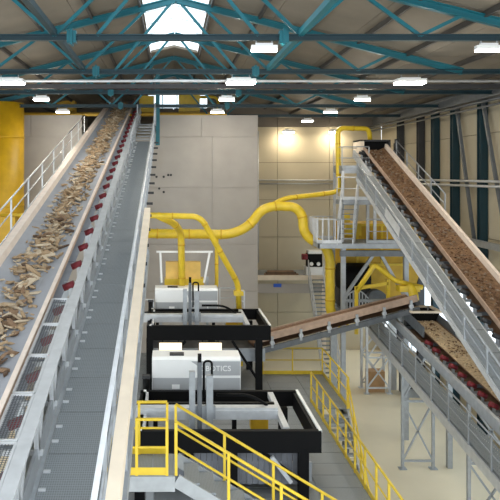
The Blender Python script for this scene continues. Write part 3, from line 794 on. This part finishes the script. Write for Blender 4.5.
duct('yellow air duct sloping down to the far sorting machine', [(-1.2, 29.6, -1.7), (1.1, 29.6, -1.75), (1.4, 29.6, -1.95), (3.0, 30.9, -4.8), (3.05, 30.9, -5.9)], .125, 'yellow', .3)
duct('yellow branch duct dropping behind the far white cabinet', [(-.5, 29.6, -1.72), (.2, 30.4, -2.1), (.5, 31.5, -2.6), (.55, 31.6, -5.6)], .155, 'yellow', .5)
duct('thin yellow pipe hanging from the thick duct near the concrete wall', [(2.2, 33.0, -2.9), (2.2, 33, -5.3), (1.2, 33, -5.3)], .09, 'yellow', .2)
t = thing('duct_flange', 'yellow collar where the sloping duct ends', 'duct', (3.05, 30.9, -6.1))
MB().box(2.82, 3.28, 30.7, 31.1, -5.3, -5.1).build('collar', 'yellow', t); MB().bar((3.05, 30.9, -5.9), (3.05, 30.9, -8.4), .3, .3).build('riser', 'yellow', t)

# ------------------------------------------------------------------ lower right conveyor
MLo = .115
def zo(d, dz=0): return -6.15 + MLo * (d - 30) + dz
OX = 10.65
of = Frame((OX, 15, zo(15)), (OX, 29.9, zo(29.9)))
oc = thing('belt_conveyor', 'lower right conveyor with red rollers carrying pale chips', 'conveyor', (OX, 15, zo(15) - 1))
belt_loop(of, 1.0, .14).build('belt', 'belt_brown', oc)
for x in (-.6, .6): MB().bar((OX + x, 27.7, zo(27.7, .18)), (OX + x, 30, zo(30, .18)), .04, .42).build('skirt_plate', 'galv_dark', oc)
for k in range(16):
    p = of.p(.4 + k * .78, -.66, .0); b = place(ub_me, 'idler_bracket', oc, p); place(rr_me, 'roller', b, p, (0, math.radians(26), 0))
    p = of.p(.4 + k * .78, .62, .0); b = place(ub_me, 'idler_bracket', oc, p); place(rr_me, 'roller', b, p, (0, math.radians(-26), 0))
strip(of, [(-1.05, -.34), (-.93, -.34), (-.93, .02), (-1.05, .02)], 0, of.L + 1.2).build('side_frame', 'galv_light', oc)
strip(of, [(.85, -.34), (.95, -.34), (.95, -.02), (.85, -.02)], 0, of.L).build('side_frame', 'galv', oc)
for k in range(8): MB().bar(of.p(.8 + k * 2, -1, -.3), of.p(.8 + k * 2, .9, -.3), .1, .1).build('cross_member', 'galv_dark', oc)
MB().tube([of.p(0, -.6, -.2), of.p(0, .6, -.2)], .19, 14).build('tail_drum', 'charcoal', oc)
MB().tube([of.p(of.L, -.6, -.2), of.p(of.L, .6, -.2)], .19, 14).build('head_drum', 'charcoal', oc)
def trestle(x0, x1, d, ztop, parent, w=.11, m_='galv', n=2):
    z0 = ZF + .02
    for x in (x0, x1):
        MB().bar((x, d, z0), (x, d, ztop), w, w).box(x - .15, x + .15, d - .15, d + .15, ZF, ZF + .03).build('leg', m_, parent)
    for k in range(n):
        a, b = z0 + .3 + (ztop - z0 - .4) * k / n, z0 + .3 + (ztop - z0 - .4) * (k + 1) / n
        MB().bar((x0, d, a), (x1, d, b), w * .6, w * .6).build('cross_brace', m_, parent); MB().bar((x1, d, a), (x0, d, b), w * .6, w * .6).build('cross_brace', m_, parent)
        MB().bar((x0, d, a), (x1, d, a), w * .7, w * .7).build('cross_rail', m_, parent)
trestle(9.5, 10.75, 28.6, zo(28.6, -.4), oc); 
MB().bar((11.45, 28.7, ZF), (11.45, 28.7, zo(28.7, -.35)), .2, .2).build('leg', 'galv', oc)
trestle(9.9, 11.4, 23.2, zo(23.2, -.4), oc)
heap(of, .92, .11, 'chips', .3, of.L - .3, 'chip_heap', 'pale wood chips covering the belt of the lower right conveyor', 900, .05, ['wood_c', 'debris'])
ow = thing('conveyor_walkway', 'grey walkway with mesh side panels beside the lower right conveyor', 'walkway', (9.1, 16, zo(16, -1)))
d = 15.0
while d < 31.4:
    MB().bar((9.28, d + .02, zo(d, -.95)), (9.28, d + .98, zo(d + .98, -.95)), .62, .05).build('grating_panel', 'grating', ow); d += 1.0
for x in (8.95, 9.6): MB().bar((x, 15, zo(15, -1.05)), (x, 31.5, zo(31.5, -1.05)), .06, .3).build('stringer', 'galv_light', ow)
railing('x', '', '', [(8.95, 15, zo(15, -.9)), (8.95, 31.5, zo(31.5, -.9))], 1.0, 1.5, 'galv', (.5,), False, .028, None, 'side_mesh', ow)
# white topped chute over the lower belt
t = thing('transfer_chute', 'black transfer chute with a pale rim above the lower right conveyor', 'chute', (10.7, 29.7, -6.4))
MB().add([(10.15, 29.2, -5.75), (11.25, 29.2, -5.75), (11.25, 30.4, -5.75), (10.15, 30.4, -5.75), (10.3, 29.25, -6.1), (11.1, 29.25, -6.1), (11.1, 30.3, -6.1), (10.3, 30.3, -6.1)],
         [(0, 1, 5, 4), (1, 2, 6, 5), (2, 3, 7, 6), (3, 0, 4, 7)]).build('chute_body', 'black', t)
for a, b in (((10.1, 29.2), (11.3, 29.2)), ((11.3, 29.2), (11.3, 30.45)), ((11.3, 30.45), (10.1, 30.45)), ((10.1, 30.45), (10.1, 29.2))):
    MB().bar((a[0], a[1], -5.72), (b[0], b[1], -5.72), .12, .08).build('rim', 'cream', t)
for x, y in ((10.2, 30.4), (11.2, 30.4)): MB().bar((x, y, zo(30.4, .05)), (x, y, -5.7), .08, .08).build('post', 'galv', t)
t = thing('pipe_frame', 'yellow tubular frame above the end of the transfer conveyor', 'frame', (9.5, 30.6, -5.5))
MB().tube(smooth_path([(8.2, 30.8, -5.15), (9.0, 30.8, -3.95), (9.9, 30.8, -4.65), (11.1, 30.8, -4.95)], .15), .11, 10).build('tube', 'yellow', t)
MB().bar((8.15, 30.8, -5.0), (9.6, 30.8, -4.75), .14, .14).build('rail', 'yellow', t)
MB().bar((8.2, 30.8, -7), (8.2, 30.8, -4.9), .14, .14).build('post', 'yellow', t); MB().bar((9.6, 30.8, -6), (9.6, 30.8, -4.6), .14, .14).build('post', 'yellow', t)
MB().tube(smooth_path([(10.5, 30.7, -4.85), (10.6, 30.5, -5.1), (10.6, 30.3, -5.6)], .2), .2, 12).build('downpipe', 'yellow', t)
MB().box(10.0, 10.9, 30.5, 31, -5.1, -4.85).build('box', 'yellow', t)

# ------------------------------------------------------------------ transfer conveyor
tf = Frame((3.4, 28.6, -6.72), (10.35, 30.0, -5.28))
tc_ = thing('belt_conveyor', 'short brown-sided transfer conveyor rising from the far machine to the right', 'conveyor', (3.4, 28.6, -6.9))
belt_loop(tf, .8, .08, .13).build('belt', 'belt_brown', tc_)
for x, m_, q in ((.47, 'brown_edge', .24), (-.47, 'brown_edge', .12)): strip(tf, [(x - .03, -.05), (x + .03, -.05), (x + .03, q), (x - .03, q)], 0, tf.L).build('side_board', m_, tc_)
for x in (.5, -.5): strip(tf, [(x - .05, -.5), (x + .05, -.5), (x + .05, -.28), (x - .05, -.28)], 0, tf.L).build('side_frame', 'galv_dark', tc_)
for k in range(6):
    p = tf.p(.6 + k * 1.25, .55, -.16); MB().bar(p + V((0, 0, -.2)), p + V((0, 0, .25)), .1, .12).build('side_bracket', 'galv', tc_)
    MB().tube([p - tf.sd * .05, p + tf.sd * .06], .09, 10).build('roller_end', 'galv_light', tc_)
MB().tube([tf.p(0, -.45, -.13), tf.p(0, .45, -.13)], .12, 12).build('tail_drum', 'charcoal', tc_)
MB().tube([tf.p(tf.L, -.45, -.13), tf.p(tf.L, .45, -.13)], .12, 12).build('head_drum', 'charcoal', tc_)

# ------------------------------------------------------------------ mezzanine
ZM = -8.4
mz = thing('mezzanine', 'grey grating mezzanine floor under the sorting machines', 'platform', (2, 20, ZM))
d = 12.4
while d < 29.55:
    d2 = min(d + .8, 29.6)
    for a, b in ((-1.4, 1.3), (1.3, 3.95), (3.95, 5.25)) + (((5.25, 6.45),) if d > 25.1 else ()):
        MB().box(a + .012, b - .012, d + .012, d2 - .012, ZM - .04, ZM).build('grating_panel', 'grating', mz)
    d = d2
for a, b in ((-1.4, 1.3), (1.3, 3.95)):
    for k in range(5): MB().box(a + .012, b - .012, 29.6 + k * .7 + .012, 30.3 + k * .7 - .012, ZM - .04, ZM).build('grating_panel', 'grating', mz)
for x in (-1.3, 3.9): MB().bar((x, 29.6, ZM - .2), (x, 33.1, ZM - .2), .2, .3).build('floor_beam', 'galv', mz); MB().bar((x, 33, ZF), (x, 33, ZM - .3), .2, .2).build('column', 'galv_dark', mz)
for x in (-1.3, 1.3, 3.95, 5.2): MB().ibeam((x, 12.4, ZM - .2), (x, 29.6, ZM - .2), .2, .3, .03).build('floor_beam', 'galv', mz)
MB().ibeam((6.4, 25.2, ZM - .2), (6.4, 29.6, ZM - .2), .2, .3, .03).build('floor_beam', 'galv', mz)
for dd in (12.5, 17, 21.2, 25.3, 29.5):
    MB().ibeam((-1.3, dd, ZM - .52), (6.4 if dd > 25 else 5.2, dd, ZM - .52), .2, .3, .03).build('cross_beam', 'galv', mz)
    for x in (-1.2, 5.1) + ((6.35,) if dd > 25 else ()): MB().bar((x, dd, ZF), (x, dd, ZM - .68), .2, .2).build('column', 'galv_dark', mz)
railing('safety_railing', 'yellow railing along the back edge of the mezzanine and its right corner', 'railing', [(3.9, 29.5, ZM), (6.42, 29.5, ZM), (6.42, 25.2, ZM)])
railing('safety_railing', 'long yellow railing along the right edge of the mezzanine beside the stairs', 'railing', [(5.22, 25.9, ZM), (5.22, 12.6, ZM)], 1.1, 1.0)
stair('steel_stairs', 'open grey stairs with a yellow handrail leading down from the mezzanine', (5.85, 25.15, ZM), (5.85, 21.6, ZF + .05), 1.05, (1, 0, 0), 18, 'galv', 'galv', None, 'yellow', (0, 1), .26)

# upper cross gangway and its stairs
ZG = -5.9
gg = thing('gangway', 'narrow upper gangway with yellow railings at the foot of the picture', 'walkway', (-.7, 14.3, ZG))
for k in range(3): MB().box(-1.25 + k * .45 + .01, -.8 + k * .45 - .01, 13.75, 14.8, ZG - .04, ZG).build('grating_panel', 'grating', gg)
for y_ in (13.75, 14.8): MB().bar((-1.25, y_, ZG - .16), (.1, y_, ZG - .16), .06, .3).build('side_beam', 'galv', gg)
for y_ in (13.75, 14.8): railing('x', '', '', [(-1.25, y_, ZG), (-.06, y_, ZG)], 1.1, .6, 'yellow', (.5,), True, .032, None, None, gg)
for y_ in (13.85, 14.7): MB().bar((-1.1, y_, ZM), (-1.1, y_, ZG - .3), .14, .14).build('column', 'galv_dark', gg)
for y_ in (13.85, 14.7): MB().bar((-.4, y_, ZM), (-.4, y_, ZG - .3), .14, .14).build('column', 'galv_dark', gg)
st = stair('steel_stairs', 'yellow railed stairs descending right from the upper gangway to the mezzanine', (.12, 14.28, ZG), (4.25, 14.28, ZM + .02), 1.05, (0, 1, 0), 13, 'grating', 'galv', None, 'yellow', (1, 1), .3, .032)

# ------------------------------------------------------------------ sorting machines
def robot_unit(d0, zt, where, far):
    X0, X1 = -.9, 3.88
    t = thing('sorting_machine', f'{where} black framed sorting machine with a gantry on top', 'machine', (1.5, d0 + 1.6, ZM), 'gantry sorting machines')
    d1 = d0 + 3.3
    MB().box(X0, X1, d0 - .08, d0 + .08, zt - .56, zt).build('front_beam', 'black', t)
    MB().box(X0, X1, d1 - .08, d1 + .08, zt - .45, zt).build('rear_beam', 'black', t)
    for x in (X0 + .08, X1 - .08):
        b = MB().box(x - .08, x + .08, d0 + .08, d1 - .08, zt - .5, zt - .04).build('side_beam', 'black', t)
        MB().box(x + .02, x + .1, d0 - .05, d1 + .05, zt - .04, zt + .02).build('edge_strip', 'white', b)
    for y_ in (d0 + .02, d1 - .02):
        for x in (X0 + .12, X1 - .45, 1.6):
            if x == 1.6 and y_ > d0 + 1: continue
            MB().bar((x, y_, ZM), (x, y_, zt - .5), .26, .22).build('leg', 'black', t)
    MB().bar((X1 - .5, d0 + .02, ZM + .5), (2.4, d0 + .02, zt - .6), .1, .1).build('brace', 'black', t)
    MB().bar((X0 + .12, d0 + .02, ZM + .5), (.6, d0 + .02, zt - .6), .1, .1).build('brace', 'black', t)
    # gantry: cross beam, end rails, carriage with twin masts and cable chain
    g0 = d0 + 1.25
    MB().box(-1.15, 2.95, g0 - .14, g0 + .14, zt - .12, zt + .2).box(-1.15, 2.95, g0 - .17, g0 - .14, zt + .08, zt + .14).build('gantry_beam', 'galv_light', t)
    MB().box(-1.15, 2.9, g0 + .2, g0 + .34, zt + .12, zt + .22).build('cable_trough', 'black', t)
    MB().bar((3.02, d0 + .15, zt - .06), (3.02, d1 - .2, zt - .06), .16, .16).build('runway_rail', 'galv_light', t)
    MB().bar((-.72, d0 + .15, zt - .06), (-.72, d1 - .2, zt - .06), .16, .16).build('runway_rail', 'galv_light', t)
    xc = .78
    mb = MB().box(xc - .2, xc + .45, g0 - .3, g0 - .14, zt - .05, zt + .3); cg = mb.build('carriage', 'galv', t)
    for k, (dx, w, hh) in enumerate(((-.18, .16, 1.25), (.02, .12, 1.5), (.29, .18, 1.15))):
        MB().box(xc + dx - w / 2, xc + dx + w / 2, g0 - .38, g0 - .24, zt - .35, zt + hh).build('mast', 'galv' if k != 1 else 'galv_dark', cg)
    MB().box(xc - .03, xc + .07, g0 - .36, g0 - .26, zt + 1.5, zt + 1.72).build('servo_motor', 'black', cg)
    MB().tube(smooth_path([(xc + .14, g0 - .2, zt + .5), (xc + .14, g0 - .2, zt + 1.5), (xc + .36, g0 - .2, zt + 1.5), (xc + .36, g0 - .2, zt + .6)], .11), .032, 7).build('cable_chain', 'black', cg)
    MB().tube(smooth_path([(xc + .5, g0 - .1, zt + .55), (xc + 1.4, g0 - .1, zt + .55), (xc + 1.9, g0 + .1, zt + .2)], .5), .045, 7).build('cable', 'black', cg)
    # sorting belt inside
    MB().box(X0 + .2, X1 - .15, d0 + .5, d0 + 2.6, zt - 1.35, zt - 1.15).build('sorting_belt', 'charcoal', t)
    MB().box(X0 + .2, X1 - .15, d0 + .42, d0 + .5, zt - 1.5, zt - 1.0).build('belt_side', 'galv', t)
    MB().box(2.35, 2.85, d0 + 2.3, d0 + 2.7, zt - .85, zt - .35).build('bin_guide', 'yellow_deep', t)
    if not far:
        cu = thing('strip_curtain', 'grey strip curtain below the front beam of the near sorting machine', 'curtain', (1, d0 + .3, ZM))
        for k in range(22):
            x = .2 + k * .15
            MB().box(x, x + .14, d0 + .22 + (k % 2) * .02, d0 + .235 + (k % 2) * .02, ZM + .35, zt - .55).build('strip', 'strip', cu)
        MB().box(.15, 3.55, d0 + .2, d0 + .3, zt - .6, zt - .5).build('curtain_rail', 'galv_dark', cu)
        MB().bar((2.6, d0 - .1, zt - .65), (3.1, d0 - .1, zt - 1.3), .1, .1).build('gas_strut', 'galv_light', t)
    return t
robot_unit(27.0, -5.8, 'far upper', True)
robot_unit(18.0, -6.56, 'near lower', False)

def cabinet(d, zt, x0, where, text, hh=1.22):
    x1 = x0 + 2.76; zb = zt - hh
    t = thing('control_cabinet', f'white equipment cabinet behind the {where} sorting machine', 'cabinet', (x0 + 1.38, d, zb), 'white machine cabinets')
    MB().add([(x0, d, zb), (x1, d, zb), (x1, d + .9, zb), (x0, d + .9, zb), (x0, d, zt - .08), (x1, d, zt - .08), (x1, d + .9, zt), (x0, d + .9, zt), (x0, d + .1, zt), (x1, d + .1, zt)],
             [(0, 3, 2, 1), (0, 1, 5, 4), (4, 5, 9, 8), (8, 9, 6, 7), (2, 3, 7, 6), (0, 4, 8, 7, 3), (1, 2, 6, 9, 5)]).build('body', 'white', t)
    xm = x0 + 1.2
    w0 = zb + .42 * hh
    MB().prism([(xm + .5, w0 + .08), (x1 - .02, w0 + .08), (x1 - .02, zt - .12), (xm + .02, zt - .12), (xm + .22, zt - .26), (xm + .3, w0 + .08)], (0, d - .015, 0), (0, d - .002, 0), (1, 0, 0), (0, 0, 1)).build('grey_panel', 'panel_grey', t)
    MB().box(x0 + .02, x1 - .02, d - .012, d - .002, zb + .02, w0).build('lower_panel', 'panel_grey', t)
    MB().box(x0 + .62, x0 + .86, d - .02, d - .012, zb + .12, zb + .26).build('vent', 'white', t)
    MB().box(x0 + .55, x0 + 1.0, d + .2, d + .5, zt, zt + .04).build('roof_hatch', 'charcoal', t)
    for sx in (.1, 2.6): MB().bar((x0 + sx, d + .45, ZM), (x0 + sx, d + .45, zb), .14, .14).build('stand_leg', 'black', t)
    for c in ((0, 1) if not text else ()): MB().box(xm + .5 + c * .6, xm + .54 + c * .6, d - .022, d - .014, zb + .12, zb + .3).build('handle', 'white', t)
    if text:
        cu = bpy.data.curves.new('lettering', 'FONT'); cu.body = 'ROBOTICS'; cu.size = .235; cu.extrude = .004; cu.align_x = 'RIGHT'
        o = bpy.data.objects.new('lettering', cu); COL.objects.link(o); o.parent = t; o.rotation_euler = (math.pi / 2, 0, 0)
        o.location = V((x1 - .3, d - .02, zt - .42)) - LOC[t.name]; cu.materials.append(MATS['white'])
        bpy.context.view_layer.update(); me = bpy.data.meshes.new_from_object(o); q = bpy.data.objects.new('lettering_mesh', me); COL.objects.link(q)
        q.parent = t; q.rotation_euler = o.rotation_euler; q.location = o.location; bpy.data.objects.remove(o); q.name = 'lettering'
    # servo beside it
    s_ = thing('servo_drive', f'small black servo drive left of the {where} white cabinet', 'motor', (x0 - .18, d - .1, zb))
    MB().tube([(x0 - .18, d - .1, zb), (x0 - .18, d - .1, zb + .5)], .11, 10).build('motor_body', 'black', s_)
    MB().box(x0 - .3, x0 - .06, d - .2, d + .02, zb - .1, zb).build('flange', 'charcoal', s_); MB().box(x0 - .3, x0 - .06, d - .2, d + .02, zb + .48, zb + .58).build('flange', 'charcoal', s_)
    MB().bar((x0 - .18, d - .1, zb - .1), (x0 - .18, d - .1, ZM), .1, .1).build('stand', 'black', s_)
    return t
cabinet(30.75, -4.98, -.66, 'far', False, 1.05)
cabinet(21.8, -5.68, -.56, 'near', True, 1.1)
# light openings seen under the far machine
for x, nm in ((.02, 'left'), (1.55, 'right')):
    t = thing('work_light', f'glowing warm work light under the far machine, {nm} of two', 'lamp', (x, 26.6, -7.0))
    MB().box(x - .45, x + .45, 26.86, 26.95, -6.8, -6.42).build('housing', 'charcoal', t)
    MB().box(x - .43, x + .43, 26.84, 26.86, -6.78, -6.44).build('diffuser', 'work_light', t)
    MB().bar((x - .3, 26.9, -6.42), (x - .3, 26.95, -6.36), .04, .04).bar((x + .3, 26.9, -6.42), (x + .3, 26.95, -6.36), .04, .04).build('hanger', 'black', t)
# amber feeder with white frame behind far cabinet
t = thing('feed_hopper', 'pale yellow feed box with a white frame behind the far cabinet', 'hopper', (.6, 32.3, ZM))
MB().box(-.25, 1.55, 32, 33.0 - .35, -5.7, -4.75).build('feed_box', 'yellow', t)
MB().box(-.2, 1.4, 32.05, 32.6, -4.75, -4.0).build('back_plate', 'amber', t)
for x in (-.42, 1.72):
    MB().bar((x * .9, 31.9, -4.9), (x * 1.05, 31.9, -3.55), .09, .09).build('frame_post', 'white', t)
    MB().bar((x, 32.3, ZM), (x, 32.3, -4.7), .12, .12).build('leg', 'galv', t)
MB().bar((-.62, 31.9, -3.5), (1.95, 31.9, -3.5), .08, .08).build('frame_bar', 'white', t)
railing('machine_railing', 'pale railing around the far white cabinet', 'railing', [(2.25, 31.6, -6.0), (2.95, 31.6, -6.0), (3.25, 30.6, -6.0)], .9, .6, 'galv_light', (.5,), False, .03)
t = thing('machine_railing', 'pale bar in front of the left end of the far cabinet', 'railing', (-1, 30.6, -6))
MB().tube([(-1.4, 30.6, -5.45), (-.7, 30.6, -5.45)], .035, 6).build('top_rail', 'galv_light', t); MB().bar((-.72, 30.6, -6.3), (-.72, 30.6, -5.45), .05, .05).build('post', 'galv_light', t)

# ------------------------------------------------------------------ back gallery, its stairs and machine
t = thing('back_gallery', 'cream gallery beam and deck along the end wall', 'platform', (7.5, 46.4, ZF))
MB().box(5.2, 10.0, 44.9, 45.1, -6.75, -6.45).build('edge_beam', 'cream', t)
for k in range(6): MB().box(5.2 + k * .8 + .01, 6.0 + k * .8 - .01, 45.1, 47.9, -6.55, -6.48).build('deck_panel', 'deck', t)
MB().box(5.2, 10, 45.0, 45.1, -7.6, -7.0).build('lower_beam', 'concrete', t)
for x in (5.4, 9.9): MB().bar((x, 45.05, ZF), (x, 45.05, -6.7), .25, .25).build('column', 'cream', t)
for k in range(3):
    tag(MB().box(6.1 + .1 * k, 8.3 - .15 * k, 45.2 + k * .02, 45.5, -6.48 + k * .1, -6.385 + k * .1).build('timber_plank', 'wood_b' if k != 1 else 'wood_d'), f'brown timber plank stacked on the cream gallery, {["bottom", "middle", "top"][k]} of three', 'plank', 'planks on the gallery')
t = thing('wall_sign', 'small blue rectangular sign on the gallery edge', 'sign', (6.95, 44.9, -7.3))
MB().box(6.65, 7.15, 44.95, 44.99, -7.2, -6.98).build('sign_plate', 'blue_sign', t)
t = thing('gallery_machine', 'small white and black machine on the gallery above the grey stairs', 'machine', (9.4, 45.6, -6.45))
MB().box(8.8, 9.95, 45.15, 46.0, -6.47, -5.95).build('base', 'white', t)
MB().box(8.9, 9.85, 45.3, 45.9, -5.95, -5.1).build('body', 'black', t)
MB().box(8.95, 9.8, 45.25, 45.95, -5.1, -4.9).build('top_cap', 'white', t)
for x in (9.15, 9.6): MB().tube([(x, 45.22, -5.75), (x, 45.3, -5.75)], .12, 10).build('dial', 'white', t)
MB().tube([(8.55, 45.4, -5.3), (8.9, 45.4, -5.3)], .2, 10).build('hose_reel', 'red', t)
stair('steel_stairs', 'grey steel stairs climbing to the gallery behind the transfer conveyor', (9.35, 44.9, -6.5), (9.2, 39.4, ZF + .05), .95, (1, 0, 0), 26, 'grating', 'galv_light', None, 'galv_light', (1, 1), .26, .028)
t = thing('arched_guard', 'pale arched guard of thin bars behind the transfer conveyor', 'guard', (8.7, 32.6, -6.45))
N = 9
pts = [(8.1 + 1.15 * k / (N - 1) * 1.0, 32.6, -6.35 + .98 * math.sin(math.pi * (.18 + .62 * k / (N - 1)))) for k in range(N)]
MB().tube(pts, .035, 6).build('arch_rail', 'galv_light', t)
for k in range(N): MB().bar((pts[k][0], 32.6, -6.4), pts[k], .045, .045).build('bar', 'galv_light', t)
MB().bar((8.05, 32.6, -6.42), (9.3, 32.6, -6.42), .06, .06).build('base_rail', 'galv_light', t)
t = thing('cable_drum', 'grey round fan housing beside the arched guard', 'machine', (10, 33, -6.5))
MB().tube([(9.7, 32.7, -5.85), (9.7, 33.2, -5.85)], .46, 18).build('housing', 'galv_dark', t)
MB().box(9.4, 10.0, 32.7, 33.2, -6.45, -6.2).build('stand', 'galv', t)
# braced support tower standing on the floor
t = thing('lattice_tower', 'pale cross braced support tower standing on the hall floor', 'tower', (11.4, 38.4, ZF))
trestle(10.8, 12.05, 38.4, -6.6, t, .12, 'galv_light', 3)
trestle(10.8, 12.05, 39.5, -6.6, t, .12, 'galv_light', 3)
MB().box(10.7, 12.15, 38.3, 39.6, -6.6, -6.45).build('cap_plate', 'galv_light', t)
tag(MB().box(10.95, 11.85, 38.6, 39.3, ZF, ZF + 1.15).build('wooden_crate', 'cardboard'), 'brown wooden crate inside the lattice tower', 'crate')
tag(MB().bar((12.5, 39.2, ZF), (12.5, 39.2, -6.2), .28, .28).build('steel_post', 'galv_light'), 'thick pale post right of the lattice tower', 'post')
t = thing('floor_motor', 'grey motor unit standing on the floor behind the lower conveyor', 'motor', (13.2, 38, ZF))
MB().tube([(12.8, 38, ZF + .75), (13.6, 38, ZF + .75)], .38, 14).build('motor_body', 'galv_dark', t)
MB().box(12.8, 13.6, 37.7, 38.3, ZF, ZF + .45).build('base_frame', 'galv', t)
MB().box(12.75, 13.7, 38.5, 39, ZF, ZF + 1.7).build('rear_panel', 'galv_dark', t)
